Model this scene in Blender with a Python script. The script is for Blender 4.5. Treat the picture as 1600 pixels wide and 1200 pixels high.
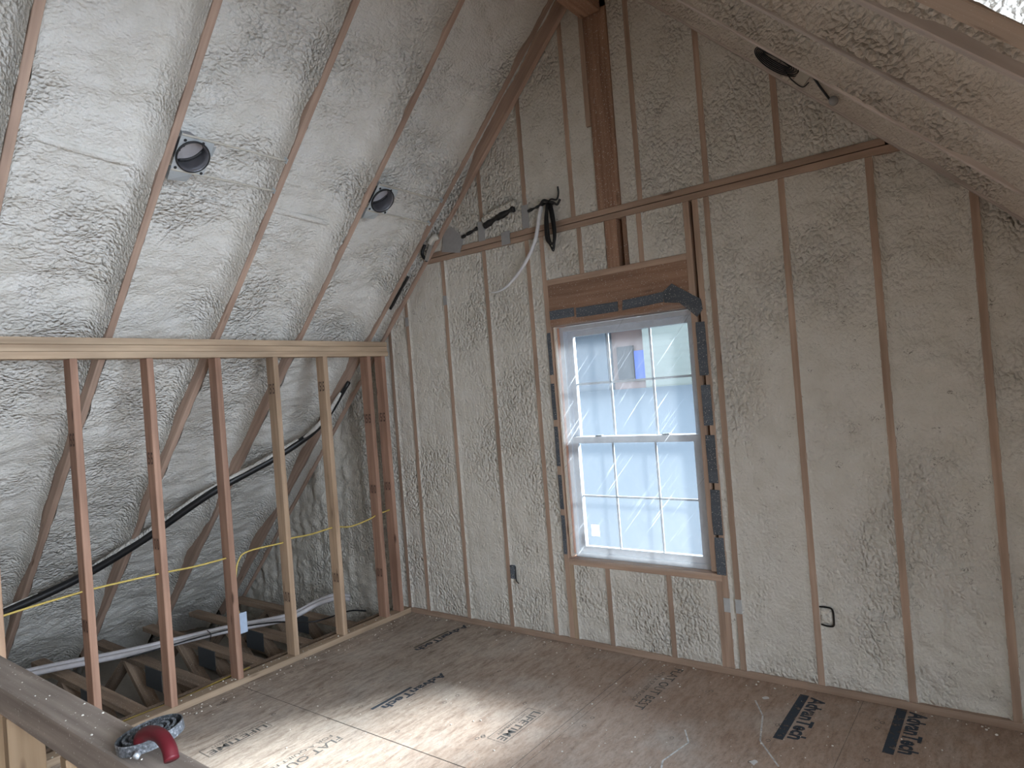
import bpy, bmesh, math, random
import numpy as np
from mathutils import Vector, Matrix, noise
random.seed(7)
for o in list(bpy.data.objects): bpy.data.objects.remove(o, do_unlink=True)
SC = bpy.context.scene
C = SC.collection

# ------------------------------------------------------------------ camera
CAM_H = 1.72
yaw, pitch, roll = -0.64892943, 0.00946966, -0.07756932
cy, sy, cp, sp = math.cos(yaw), math.sin(yaw), math.cos(pitch), math.sin(pitch)
F = Vector((sy*cp, cy*cp, sp)); R0 = Vector((cy, -sy, 0)); U0 = R0.cross(F)
cr, sr = math.cos(roll), math.sin(roll)
RR_ = R0*cr + U0*sr; UU_ = -R0*sr + U0*cr
cam = bpy.data.cameras.new('camera'); cam.sensor_width = 36; cam.lens = 1046.017/1600*36; cam.clip_start = 0.02
camo = bpy.data.objects.new('camera', cam); C.objects.link(camo)
M = Matrix(((RR_.x, UU_.x, -F.x, 0), (RR_.y, UU_.y, -F.y, 0), (RR_.z, UU_.z, -F.z, CAM_H), (0, 0, 0, 1)))
camo.matrix_world = M
SC.camera = camo

# ------------------------------------------------------------------ light
SKY_HIGH, SKY_LOW, GLOW, SUN, EXPO = 9.0, 2.6, 18.0, 20.0, 0.70
SC.view_settings.view_transform = 'Standard'; SC.view_settings.look = 'None'
SC.view_settings.gamma = 1.0; SC.view_settings.exposure = EXPO; SC.view_settings.use_curve_mapping = False
w = bpy.data.worlds.new('sky'); SC.world = w; w.use_nodes = True
nt = w.node_tree; nt.nodes.clear()
out = nt.nodes.new('ShaderNodeOutputWorld'); bg = nt.nodes.new('ShaderNodeBackground')
tc = nt.nodes.new('ShaderNodeTexCoord'); sep = nt.nodes.new('ShaderNodeSeparateXYZ')
mr = nt.nodes.new('ShaderNodeMapRange'); mr.inputs[1].default_value = 0.1; mr.inputs[2].default_value = 0.6
mr.inputs[3].default_value = SKY_LOW; mr.inputs[4].default_value = SKY_HIGH
nt.links.new(tc.outputs['Generated'], sep.inputs[0]); nt.links.new(sep.outputs['Z'], mr.inputs[0])
# the sky glows brightest low on the dormer side
dt = nt.nodes.new('ShaderNodeVectorMath'); dt.operation = 'DOT_PRODUCT'; dt.inputs[1].default_value = Vector((0.96, -0.10, 0.14)).normalized()
nt.links.new(tc.outputs['Generated'], dt.inputs[0])
m0 = nt.nodes.new('ShaderNodeMath'); m0.operation = 'MAXIMUM'; m0.inputs[1].default_value = 0.0; nt.links.new(dt.outputs['Value'], m0.inputs[0])
m1 = nt.nodes.new('ShaderNodeMath'); m1.operation = 'POWER'; m1.inputs[1].default_value = 4.0; nt.links.new(m0.outputs[0], m1.inputs[0])
m2 = nt.nodes.new('ShaderNodeMath'); m2.operation = 'MULTIPLY_ADD'; m2.inputs[1].default_value = GLOW
nt.links.new(m1.outputs[0], m2.inputs[0]); nt.links.new(mr.outputs[0], m2.inputs[2])
nt.links.new(m2.outputs[0], bg.inputs[1]); bg.inputs[0].default_value = (0.77, 0.87, 1.0, 1)
nt.links.new(bg.outputs[0], out.inputs[0])
sun = bpy.data.lights.new('sun', 'SUN'); sun.energy = SUN; sun.angle = math.radians(18); sun.color = (0.97, 0.98, 1.0)
so = bpy.data.objects.new('sun', sun); C.objects.link(so)
so.rotation_mode = 'QUATERNION'
so.rotation_quaternion = Vector((-0.42, -1.0, -0.52)).to_track_quat('-Z', 'Y')
so.location = (3, 12, 8)
def portal(name, loc, direction, sx, sy_):
    l = bpy.data.lights.new(name, 'AREA'); l.shape = 'RECTANGLE'; l.size = sx; l.size_y = sy_
    l.cycles.is_portal = True
    o = bpy.data.objects.new(name, l); C.objects.link(o); o.location = loc
    o.rotation_mode = 'QUATERNION'; o.rotation_quaternion = Vector(direction).to_track_quat('-Z', 'Y')
portal('window_portal', (-1.97, 3.93, 1.345), (0, -1, 0), 1.02, 1.62)
portal('dormer_window_portal', (1.80, 0.45, 1.60), (-1, 0, 0), 1.9, 1.8)
SC.cycles.use_denoising = True
SC.cycles.max_bounces = 8; SC.cycles.diffuse_bounces = 5; SC.cycles.use_adaptive_sampling = True; SC.cycles.adaptive_threshold = 0.02; SC.cycles.transparent_max_bounces = 16
SC.cycles.sample_clamp_indirect = 8.0; SC.cycles.caustics_reflective = False; SC.cycles.caustics_refractive = False

# ------------------------------------------------------------------ materials
def mat(name):
    m = bpy.data.materials.new(name); m.use_nodes = True
    m.node_tree.nodes.clear()
    o = m.node_tree.nodes.new('ShaderNodeOutputMaterial')
    return m, m.node_tree, o
class N:
    def __init__(s, nt): s.nt = nt
    def __call__(s, kind, **kw):
        n = s.nt.nodes.new('ShaderNode'+kind)
        for k, v in kw.items():
            if k[0] == 'i' and k[1:].isdigit():
                n.inputs[int(k[1:])].default_value = v
            else: setattr(n, k, v)
        return n
    def l(s, a, b): s.nt.links.new(a, b)
def ramp(n, stops):
    r = n('ValToRGB'); e = r.color_ramp.elements
    while len(e) < len(stops): e.new(0.5)
    for k, (p, c) in enumerate(stops):
        e[k].position = p; e[k].color = (c, c, c, 1) if isinstance(c, (int, float)) else (*c, 1)
    return r
def mixc(n, fac, a, b, typ='MIX'):
    m = n('Mix', data_type='RGBA', blend_type=typ)
    for sock, v in ((m.inputs[0], fac), (m.inputs[6], a), (m.inputs[7], b)):
        if hasattr(v, 'links') or isinstance(v, bpy.types.NodeSocket): n.l(v, sock)
        else: sock.default_value = v if isinstance(v, (int, float)) else (*v, 1)
    return m.outputs[2]
def plain(name, col, rough=0.6, metal=0.0):
    m, t, o = mat(name); n = N(t); b = n('BsdfPrincipled')
    tcn = n('TexCoord'); ns = n('TexNoise'); ns.inputs['Scale'].default_value = 35; n.l(tcn.outputs['Object'], ns.inputs['Vector'])
    c = mixc(n, ns.outputs[0], tuple(x*0.85 for x in col), tuple(min(1, x*1.12) for x in col))
    n.l(c, b.inputs['Base Color']); b.inputs['Roughness'].default_value = rough; b.inputs['Metallic'].default_value = metal
    n.l(b.outputs[0], o.inputs[0]); return m

def wood(name, c1, c2, dust=0.0, knots=0.5, rough=0.75):
    m, t, o = mat(name); n = N(t); b = n('BsdfPrincipled')
    tcn = n('TexCoord'); oi = n('ObjectInfo')
    off = n('VectorMath', operation='MULTIPLY_ADD')
    cmb = n('CombineXYZ'); n.l(oi.outputs['Random'], cmb.inputs[0]); n.l(oi.outputs['Random'], cmb.inputs[1])
    n.l(cmb.outputs[0], off.inputs[0]); off.inputs[1].default_value = (37, 3, 0); n.l(tcn.outputs['Object'], off.inputs[2])
    mp = n('Mapping'); mp.inputs['Scale'].default_value = (1.6, 42, 42); n.l(off.outputs[0], mp.inputs[0])
    g = n('TexNoise'); g.inputs['Scale'].default_value = 1.0; g.inputs['Detail'].default_value = 5; n.l(mp.outputs[0], g.inputs['Vector'])
    mp2 = n('Mapping'); mp2.inputs['Scale'].default_value = (2.0, 9, 9); n.l(off.outputs[0], mp2.inputs[0])
    bl = n('TexNoise'); bl.inputs['Scale'].default_value = 1.2; n.l(mp2.outputs[0], bl.inputs['Vector'])
    r1 = ramp(n, [(0.32, 0.0), (0.68, 1.0)]); n.l(g.outputs[0], r1.inputs[0])
    c = mixc(n, r1.outputs[0], c1, c2)
    r2 = ramp(n, [(0.3, 0.72), (0.7, 1.12)]); n.l(bl.outputs[0], r2.inputs[0])
    c = mixc(n, 0.8, c, r2.outputs[0], 'MULTIPLY')
    mp3 = n('Mapping'); mp3.inputs['Scale'].default_value = (2.6, 11, 11); n.l(off.outputs[0], mp3.inputs[0])
    v = n('TexVoronoi'); v.inputs['Scale'].default_value = 1.0; n.l(mp3.outputs[0], v.inputs['Vector'])
    r3 = ramp(n, [(0.06, 1.0), (0.13, 0.0)]); n.l(v.outputs['Distance'], r3.inputs[0])
    k = n('Math', operation='MULTIPLY', i1=knots); n.l(r3.outputs[0], k.inputs[0])
    c = mixc(n, k.outputs[0], c, (0.09, 0.045, 0.025))
    rr = n('MapRange'); rr.inputs[3].default_value = 0.82; rr.inputs[4].default_value = 1.15; n.l(oi.outputs['Random'], rr.inputs[0])
    hs = n('HueSaturation'); n.l(c, hs.inputs['Color']); n.l(rr.outputs[0], hs.inputs['Value'])
    c = hs.outputs[0]
    if dust:
        d = n('TexNoise'); d.inputs['Scale'].default_value = 150; n.l(tcn.outputs['Object'], d.inputs['Vector'])
        rd = ramp(n, [(0.70-dust*0.1, 0.0), (0.74-dust*0.1, 1.0)]); n.l(d.outputs[0], rd.inputs[0])
        c = mixc(n, rd.outputs[0], c, (0.75, 0.72, 0.66))
    n.l(c, b.inputs['Base Color']); b.inputs['Roughness'].default_value = rough
    bp = n('Bump'); bp.inputs['Strength'].default_value = 0.25; bp.inputs['Distance'].default_value = 0.002
    n.l(g.outputs[0], bp.inputs['Height']); n.l(bp.outputs[0], b.inputs['Normal'])
    n.l(b.outputs[0], o.inputs[0]); return m

def foam(name, col, cracks=0.0, pop=1.0, flow=(1, 1, 1), film=None):
    m, t, o = mat(name); n = N(t); b = n('BsdfPrincipled')
    tcn = n('TexCoord'); mp = n('Mapping'); mp.inputs['Scale'].default_value = flow; n.l(tcn.outputs['Object'], mp.inputs[0])
    low = n('TexNoise'); low.inputs['Scale'].default_value = 2.3; low.inputs['Detail'].default_value = 3; n.l(mp.outputs[0], low.inputs['Vector'])
    warp = n('TexNoise'); warp.inputs['Scale'].default_value = 18; n.l(mp.outputs[0], warp.inputs['Vector'])
    add = n('VectorMath', operation='MULTIPLY_ADD'); n.l(warp.outputs['Color'], add.inputs[0]); add.inputs[1].default_value = (0.045,)*3
    n.l(mp.outputs[0], add.inputs[2])
    v = n('TexVoronoi'); v.inputs['Scale'].default_value = 52
    n.l(add.outputs[0], v.inputs['Vector'])
    fine = n('TexNoise'); fine.inputs['Scale'].default_value = 75; fine.inputs['Detail'].default_value = 2; n.l(mp.outputs[0], fine.inputs['Vector'])
    rl = ramp(n, [(0.42, 0.12), (0.62, 1.0)]); n.l(low.outputs[0], rl.inputs[0])
    h1 = n('Math', operation='MULTIPLY'); n.l(v.outputs['Distance'], h1.inputs[0]); n.l(rl.outputs[0], h1.inputs[1])
    h3 = n('Math', operation='MULTIPLY_ADD', i1=0.45); n.l(fine.outputs[0], h3.inputs[0]); n.l(h1.outputs[0], h3.inputs[2])
    bp = n('Bump', invert=True); bp.inputs['Strength'].default_value = 1.0; bp.inputs['Distance'].default_value = 0.03*pop
    n.l(h3.outputs[0], bp.inputs['Height'])
    med = n('TexNoise'); med.inputs['Scale'].default_value = 9; med.inputs['Detail'].default_value = 4; n.l(tcn.outputs['Object'], med.inputs['Vector'])
    r = ramp(n, [(0.3, tuple(x*k for x, k in zip(col, (0.90, 0.89, 0.86)))), (0.7, col)]); n.l(med.outputs[0], r.inputs[0])
    c = r.outputs[0]
    if cracks:
        cs = n('TexNoise'); cs.inputs['Scale'].default_value = 30; cs.inputs['Detail'].default_value = 2; cs.inputs['Distortion'].default_value = 1.2
        n.l(tcn.outputs['Object'], cs.inputs['Vector'])
        ab = n('Math', operation='SUBTRACT', i1=0.5); n.l(cs.outputs[0], ab.inputs[0])
        a2 = n('Math', operation='ABSOLUTE'); n.l(ab.outputs[0], a2.inputs[0])
        rk = ramp(n, [(0.007, 1.0), (0.018, 0.0)]); n.l(a2.outputs[0], rk.inputs[0])
        ms = n('TexNoise'); ms.inputs['Scale'].default_value = 15; ms.inputs['Detail'].default_value = 2
        of = n('VectorMath', operation='ADD'); of.inputs[1].default_value = (5, 7, 3); n.l(tcn.outputs['Object'], of.inputs[0]); n.l(of.outputs[0], ms.inputs['Vector'])
        rm = ramp(n, [(0.61, 0.0), (0.66, cracks)]); n.l(ms.outputs[0], rm.inputs[0])
        k = n('Math', operation='MULTIPLY'); n.l(rk.outputs[0], k.inputs[0]); n.l(rm.outputs[0], k.inputs[1])
        c = mixc(n, k.outputs[0], c, (0.13, 0.11, 0.085))
    if film:   # vertex attribute: thin mist of foam over wood on the rafter sides
        at = n('Attribute', attribute_name='film')
        c = mixc(n, at.outputs['Fac'], c, film)
    n.l(c, b.inputs['Base Color']); b.inputs['Roughness'].default_value = 0.8; b.inputs['Specular IOR Level'].default_value = 0.22; n.l(bp.outputs[0], b.inputs['Normal'])
    n.l(b.outputs[0], o.inputs[0]); return m

FOAM = (0.66, 0.62, 0.545)
M_foam_roof = foam('spray_foam_slope', (0.80, 0.785, 0.75), pop=0.8, flow=(1, 0.75, 1), film=(0.53, 0.485, 0.42))
M_foam_right = foam('spray_foam_far_slope', (0.76, 0.71, 0.64), pop=0.8, film=(0.58, 0.51, 0.44))
M_foam_wall = foam('spray_foam_wall', (0.73, 0.705, 0.645), cracks=0.7, pop=0.6, flow=(1, 1, 0.8))
M_stud = wood('spruce_dusty', (0.40, 0.275, 0.20), (0.51, 0.37, 0.28), dust=0.0, knots=0.6)
M_knee = wood('spruce_clean', (0.44, 0.27, 0.18), (0.60, 0.42, 0.29), knots=0.7)
M_plate = wood('spruce_pale', (0.41, 0.295, 0.20), (0.54, 0.41, 0.285), knots=0.5)
M_rafter = wood('rafter_spruce', (0.38, 0.26, 0.20), (0.50, 0.36, 0.28), knots=0.6)
M_dark = wood('fir_dark', (0.28, 0.15, 0.095), (0.44, 0.27, 0.18), dust=0.45, knots=0.6)
M_head = wood('header_fir', (0.30, 0.17, 0.11), (0.40, 0.25, 0.17), dust=0.3, knots=0.4)
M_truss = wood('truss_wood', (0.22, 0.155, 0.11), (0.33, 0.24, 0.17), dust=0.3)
M_rail = wood('weathered_rail', (0.33, 0.27, 0.23), (0.54, 0.46, 0.40), dust=0.1, knots=0.35)
M_post = wood('rail_post_pine', (0.36, 0.245, 0.145), (0.45, 0.32, 0.20), knots=0.6)
M_ply = wood('sheathing', (0.33, 0.25, 0.17), (0.42, 0.32, 0.22))
M_black = plain('black_plastic', (0.012, 0.012, 0.013), 0.4)
M_pipe = plain('black_pipe', (0.015, 0.015, 0.016), 0.45)
M_yellow = plain('yellow_jacket', (0.62, 0.47, 0.13), 0.5)
M_whitecable = plain('white_jacket', (0.75, 0.76, 0.78), 0.35)
M_conduit = plain('white_tube', (0.60, 0.58, 0.60), 0.4)
M_galv = plain('galvanised', (0.62, 0.67, 0.70), 0.42, 0.5)
M_galvdark = plain('socket_metal', (0.34, 0.34, 0.37), 0.38, 0.7)
M_plate_metal = plain('socket_plate_metal', (0.60, 0.60, 0.64), 0.35, 0.7)
M_gang = plain('gang_plate_steel', (0.09, 0.10, 0.11), 0.5, 0.3)
M_gasket = plain('black_gasket', (0.02, 0.02, 0.022), 0.6)
M_socket = plain('socket_insert', (0.60, 0.26, 0.21), 0.6)
M_tape = wood('grey_flashing_tape', (0.09, 0.105, 0.125), (0.12, 0.14, 0.165), dust=0.6, knots=0)
M_duct = plain('duct_tape', (0.36, 0.36, 0.36), 0.5)
M_bluebox = plain('blue_grey_box', (0.42, 0.52, 0.66), 0.5)
M_red = plain('red_plastic', (0.11, 0.006, 0.012), 0.55)
M_muntin = plain('backlit_muntin', (0.50, 0.56, 0.62), 0.5)  # dim blue-grey of the backlit bars is put into the base colour
M_vinyl = plain('white_vinyl', (0.60, 0.64, 0.70), 0.4)
M_jamb = plain('cream_jamb', (0.80, 0.70, 0.58), 0.6)
M_rust = plain('orange_sealant', (0.62, 0.28, 0.16), 0.6)
M_ink = plain('grey_ink', (0.12, 0.115, 0.11), 0.8)
M_inkblue = plain('blue_black_ink', (0.035, 0.05, 0.075), 0.8)
M_inkfaint = plain('faint_ink', (0.17, 0.145, 0.12), 0.8)
def worn(name, col, lo=0.48, hi=0.68):
    m, t, o = mat(name); n = N(t); b = n('BsdfPrincipled'); b.inputs['Base Color'].default_value = (*col, 1); b.inputs['Roughness'].default_value = 0.8
    tr = n('BsdfTransparent'); tcn = n('TexCoord'); ns = n('TexNoise'); ns.inputs['Scale'].default_value = 28; ns.inputs['Detail'].default_value = 6; ns.inputs['Roughness'].default_value = 0.7; n.l(tcn.outputs['Object'], ns.inputs['Vector'])
    r = ramp(n, [(lo, 0.95), (hi, 0.12)]); n.l(ns.outputs[0], r.inputs[0]); x = n('MixShader'); n.l(r.outputs[0], x.inputs[0]); n.l(tr.outputs[0], x.inputs[1]); n.l(b.outputs[0], x.inputs[2]); n.l(x.outputs[0], o.inputs[0]); return m
M_ink = worn('worn_grey_ink', (0.10, 0.095, 0.09)); M_inkblue = worn('worn_blue_black_ink', (0.03, 0.042, 0.06), 0.52, 0.72); M_inkfaint = worn('worn_faint_ink', (0.13, 0.11, 0.09)); M_scuff = worn('worn_white_scuff', (0.6, 0.6, 0.6))
M_stamp = plain('stamp_ink', (0.06, 0.032, 0.025), 0.8)
M_chalk = plain('white_scuff', (0.62, 0.62, 0.62), 0.9)
M_crumb = plain('foam_crumb', (0.78, 0.75, 0.68), 0.9)
M_dark_slot = plain('dark_gap', (0.02, 0.018, 0.016), 0.9)

def mk_comb():
    m, t, o = mat('dusty_steel'); n = N(t); b = n('BsdfPrincipled'); tcn = n('TexCoord')
    ns = n('TexNoise'); ns.inputs['Scale'].default_value = 160; ns.inputs['Detail'].default_value = 4; n.l(tcn.outputs['Object'], ns.inputs['Vector'])
    r = ramp(n, [(0.40, (0.10, 0.11, 0.12)), (0.60, (0.22, 0.24, 0.27)), (0.70, (0.58, 0.58, 0.60))]); n.l(ns.outputs[0], r.inputs[0])
    n.l(r.outputs[0], b.inputs['Base Color']); b.inputs['Metallic'].default_value = 0.35; b.inputs['Roughness'].default_value = 0.5
    n.l(b.outputs[0], o.inputs[0]); return m
M_comb = mk_comb()
M_combdark = plain('comb_dark_grey', (0.10, 0.10, 0.095), 0.8)  # dark grey for the disc behind the comb rings

def mk_floor():
    m, t, o = mat('subfloor_panel'); n = N(t); b = n('BsdfPrincipled'); tcn = n('TexCoord')
    mp = n('Mapping'); mp.inputs['Scale'].default_value = (9, 2.2, 1); n.l(tcn.outputs['Object'], mp.inputs[0])
    g = n('TexNoise'); g.inputs['Scale'].default_value = 3.2; g.inputs['Detail'].default_value = 8; g.inputs['Roughness'].default_value = 0.62; g.inputs['Distortion'].default_value = 0.5
    n.l(mp.outputs[0], g.inputs['Vector'])
    r = ramp(n, [(0.3, (0.22, 0.165, 0.13)), (0.46, (0.37, 0.30, 0.245)), (0.6, (0.47, 0.395, 0.33)), (0.75, (0.37, 0.235, 0.16))]); n.l(g.outputs[0], r.inputs[0])
    bl = n('TexNoise'); bl.inputs['Scale'].default_value = 1.1; bl.inputs['Detail'].default_value = 5; n.l(tcn.outputs['Object'], bl.inputs['Vector'])
    rb = ramp(n, [(0.35, 0.72), (0.65, 1.1)]); n.l(bl.outputs[0], rb.inputs[0])
    c = mixc(n, 1.0, r.outputs[0], rb.outputs[0], 'MULTIPLY')
    # reddish brown blended in towards the right (+X), dusty grey elsewhere
    s = n('SeparateXYZ'); n.l(tcn.outputs['Object'], s.inputs[0])
    mx = n('MapRange'); mx.inputs[1].default_value = -1.9; mx.inputs[2].default_value = -0.7; n.l(s.outputs['X'], mx.inputs[0])
    c = mixc(n, mx.outputs[0], c, mixc(n, 0.5, c, (0.36, 0.22, 0.15)))
    d = n('TexNoise'); d.inputs['Scale'].default_value = 110; n.l(tcn.outputs['Object'], d.inputs['Vector'])
    rd = ramp(n, [(0.69, 0.0), (0.74, 0.8)]); n.l(d.outputs[0], rd.inputs[0])
    c = mixc(n, rd.outputs[0], c, (0.62, 0.58, 0.52))
    du = n('TexNoise'); du.inputs['Scale'].default_value = 2.6; du.inputs['Detail'].default_value = 6; n.l(tcn.outputs['Object'], du.inputs['Vector'])
    ru = ramp(n, [(0.5, 0.0), (0.75, 0.45)]); n.l(du.outputs[0], ru.inputs[0])
    c = mixc(n, ru.outputs[0], c, (0.50, 0.47, 0.43))
    dk = n('TexNoise'); dk.inputs['Scale'].default_value = 45; dk.inputs['Detail'].default_value = 8; dk.inputs['Roughness'].default_value = 0.75; mpd = n('Mapping'); mpd.inputs['Scale'].default_value = (2.2, 0.8, 1); n.l(tcn.outputs['Object'], mpd.inputs[0]); n.l(mpd.outputs[0], dk.inputs['Vector'])
    rk = ramp(n, [(0.36, 0.72), (0.52, 1.0), (0.70, 1.1)]); n.l(dk.outputs[0], rk.inputs[0]); c = mixc(n, 1.0, c, rk.outputs[0], 'MULTIPLY')
    n.l(c, b.inputs['Base Color']); b.inputs['Roughness'].default_value = 0.72
    bp = n('Bump'); bp.inputs['Strength'].default_value = 0.15; bp.inputs['Distance'].default_value = 0.003; n.l(g.outputs[0], bp.inputs['Height']); n.l(bp.outputs[0], b.inputs['Normal'])
    n.l(b.outputs[0], o.inputs[0]); return m
M_floor = mk_floor()

def mk_glass():
    m, t, o = mat('window_glass'); n = N(t)
    tr = n('BsdfTransparent'); gl = n('BsdfGlossy'); gl.inputs['Roughness'].default_value = 0.03
    fr = n('Fresnel'); fr.inputs[0].default_value = 1.3; mx = n('MixShader')
    tr.inputs[0].default_value = (0.93, 0.97, 0.98, 1)
    n.l(fr.outputs[0], mx.inputs[0]); n.l(tr.outputs[0], mx.inputs[1]); n.l(gl.outputs[0], mx.inputs[2]); n.l(mx.outputs[0], o.inputs[0]); return m
M_glass = mk_glass()
def mk_paper():
    m, t, o = mat('paper_sticker'); n = N(t); a = n('BsdfTranslucent'); a.inputs[0].default_value = (0.9, 0.9, 0.86, 1); d = n('BsdfDiffuse'); d.inputs[0].default_value = (0.8, 0.8, 0.78, 1)
    x = n('MixShader'); n.l(a.outputs[0], x.inputs[1]); n.l(d.outputs[0], x.inputs[2]); n.l(x.outputs[0], o.inputs[0]); return m
M_paper = mk_paper()
FILM_HAZE = 0.04
def mk_film():
    m, t, o = mat('plastic_film'); n = N(t); tcn = n('TexCoord')
    tr = n('BsdfTransparent'); tl = n('BsdfTranslucent'); df = n('BsdfDiffuse'); gl = n('BsdfGlossy'); gl.inputs['Roughness'].default_value = 0.12
    tl.inputs[0].default_value = (0.9, 0.94, 1, 1); df.inputs[0].default_value = (0.8, 0.84, 0.9, 1)
    rot = n('Mapping'); rot.inputs['Rotation'].default_value = (0, math.radians(50), 0); n.l(tcn.outputs['Object'], rot.inputs[0])
    mp = n('Mapping'); mp.inputs['Scale'].default_value = (2.0, 1, 110); n.l(rot.outputs[0], mp.inputs[0])
    st = n('TexNoise'); st.inputs['Scale'].default_value = 1.0; st.inputs['Detail'].default_value = 3; n.l(mp.outputs[0], st.inputs['Vector'])
    rs = ramp(n, [(0.62, 0.0), (0.74, 0.24)]); n.l(st.outputs[0], rs.inputs[0])
    # folds gather along the edges
    s = n('SeparateXYZ'); n.l(tcn.outputs['Object'], s.inputs[0])
    ax = n('Math', operation='ABSOLUTE'); n.l(s.outputs['X'], ax.inputs[0]); ex = n('MapRange'); ex.inputs[1].default_value = 0.39; ex.inputs[2].default_value = 0.47; ex.inputs[4].default_value = 0.07; n.l(ax.outputs[0], ex.inputs[0])
    az = n('Math', operation='ABSOLUTE'); n.l(s.outputs['Z'], az.inputs[0]); ez = n('MapRange'); ez.inputs[1].default_value = 0.68; ez.inputs[2].default_value = 0.77; ez.inputs[4].default_value = 0.09; n.l(az.outputs[0], ez.inputs[0])
    mm = n('Math', operation='MAXIMUM'); n.l(ex.outputs[0], mm.inputs[0]); n.l(ez.outputs[0], mm.inputs[1])
    a1 = n('Math', operation='ADD'); n.l(rs.outputs[0], a1.inputs[0]); n.l(mm.outputs[0], a1.inputs[1])
    a2 = n('Math', operation='ADD', use_clamp=True, i1=FILM_HAZE); n.l(a1.outputs[0], a2.inputs[0])
    h = n('MixShader'); h.inputs[0].default_value = 0.3; n.l(tl.outputs[0], h.inputs[1]); n.l(df.outputs[0], h.inputs[2])
    mx = n('MixShader'); n.l(a2.outputs[0], mx.inputs[0]); n.l(tr.outputs[0], mx.inputs[1]); n.l(h.outputs[0], mx.inputs[2])
    m2 = n('MixShader'); m2.inputs[0].default_value = 0.05; n.l(mx.outputs[0], m2.inputs[1]); n.l(gl.outputs[0], m2.inputs[2])
    n.l(m2.outputs[0], o.inputs[0]); return m
M_film = mk_film()

# ------------------------------------------------------------------ helpers
def tag(o, label=None, cat=None, group=None, kind=None):
    if label: o['label'] = label
    if cat: o['category'] = cat
    if group: o['group'] = group
    if kind: o['kind'] = kind
    return o
def link(name, me, m=None, parent=None):
    o = bpy.data.objects.new(name, me); C.objects.link(o)
    if m: me.materials.append(m)
    if parent:
        o.parent = parent; o.matrix_parent_inverse = parent_matrix(parent).inverted()
    return o
def parent_matrix(p):
    return p.matrix_basis.copy() if not p.parent else parent_matrix(p.parent) @ p.matrix_parent_inverse @ p.matrix_basis
def empty(name, loc=(0, 0, 0)):
    o = bpy.data.objects.new(name, None); C.objects.link(o); o.location = loc; o.empty_display_size = 0.1; return o
def mesh_np(name, V, Fq, m, parent=None, smooth=True, attr=None):
    me = bpy.data.meshes.new(name)
    V = np.asarray(V, np.float32); Fq = np.asarray(Fq, np.int32); k = Fq.shape[1]
    me.vertices.add(len(V)); me.vertices.foreach_set('co', V.ravel())
    me.loops.add(Fq.size); me.loops.foreach_set('vertex_index', Fq.ravel())
    me.polygons.add(len(Fq)); me.polygons.foreach_set('loop_start', np.arange(0, Fq.size, k, dtype=np.int32))
    me.polygons.foreach_set('loop_total', np.full(len(Fq), k, np.int32))
    me.polygons.foreach_set('use_smooth', np.full(len(Fq), smooth))
    me.update(calc_edges=True); me.validate()
    if attr is not None:
        a = me.attributes.new('film', 'FLOAT', 'POINT'); a.data.foreach_set('value', np.asarray(attr, np.float32))
    return link(name, me, m, parent)
def frame(A, B, up):
    A, B, up = Vector(A), Vector(B), Vector(up)
    x = (B-A).normalized(); y = (up - x*up.dot(x)).normalized(); z = x.cross(y)
    mtx = Matrix((x, y, z)).transposed().to_4x4(); mtx.translation = (A+B)/2
    return mtx, (B-A).length
def lumber(name, A, B, wid, dep, up, m, parent=None, bev=0.002, cuts=None):
    """board from A to B; 'wid' is measured along 'up', 'dep' across it; local X runs along the grain"""
    mtx, L = frame(A, B, up)
    bm = bmesh.new(); bmesh.ops.create_cube(bm, size=1.0)
    for v in bm.verts: v.co = Vector((v.co.x*L, v.co.y*wid, v.co.z*dep))
    if cuts:      # cuts: list of (point, normal) world planes to trim ends
        inv = mtx.inverted()
        for p, nrm in cuts:
            pl = inv @ Vector(p); nn = (inv.to_3x3() @ Vector(nrm)).normalized()
            g = bmesh.ops.bisect_plane(bm, geom=bm.verts[:]+bm.edges[:]+bm.faces[:], plane_co=pl, plane_no=nn, clear_outer=True)
            ed = [e for e in g['geom_cut'] if isinstance(e, bmesh.types.BMEdge)]
            if ed: bmesh.ops.holes_fill(bm, edges=ed)
    if bev: bmesh.ops.bevel(bm, geom=bm.edges[:], offset=bev, segments=1, affect='EDGES')
    bmesh.ops.recalc_face_normals(bm, faces=bm.faces[:])
    me = bpy.data.meshes.new(name); bm.to_mesh(me); bm.free()
    o = bpy.data.objects.new(name, me); C.objects.link(o); me.materials.append(m); o.matrix_basis = mtx
    if parent: o.parent = parent; o.matrix_parent_inverse = parent_matrix(parent).inverted()
    return o
def box(name, lo, hi, m, parent=None, bev=0.0015):
    lo, hi = Vector(lo), Vector(hi); c = (lo+hi)/2; d = hi-lo
    bm = bmesh.new(); bmesh.ops.create_cube(bm, size=1.0)
    for v in bm.verts: v.co = Vector((v.co.x*d.x, v.co.y*d.y, v.co.z*d.z))
    if bev: bmesh.ops.bevel(bm, geom=bm.edges[:], offset=min(bev, min(d)*0.3), segments=1, affect='EDGES')
    me = bpy.data.meshes.new(name); bm.to_mesh(me); bm.free()
    o = bpy.data.objects.new(name, me); C.objects.link(o); me.materials.append(m); o.location = c
    if parent: o.parent = parent; o.matrix_parent_inverse = parent_matrix(parent).inverted()
    return o
def catmull(P, per=8):
    P = [Vector(p) for p in P]; Q = [P[0]*2-P[1]] + P + [P[-1]*2-P[-2]]; out = []
    for i in range(1, len(Q)-2):
        for k in range(per):
            t = k/per; a, b, c, d = Q[i-1], Q[i], Q[i+1], Q[i+2]
            out.append(0.5*((2*b)+(c-a)*t+(2*a-5*b+4*c-d)*t*t+(3*b-a-3*c+d)*t**3))
    out.append(P[-1]); return out
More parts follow.
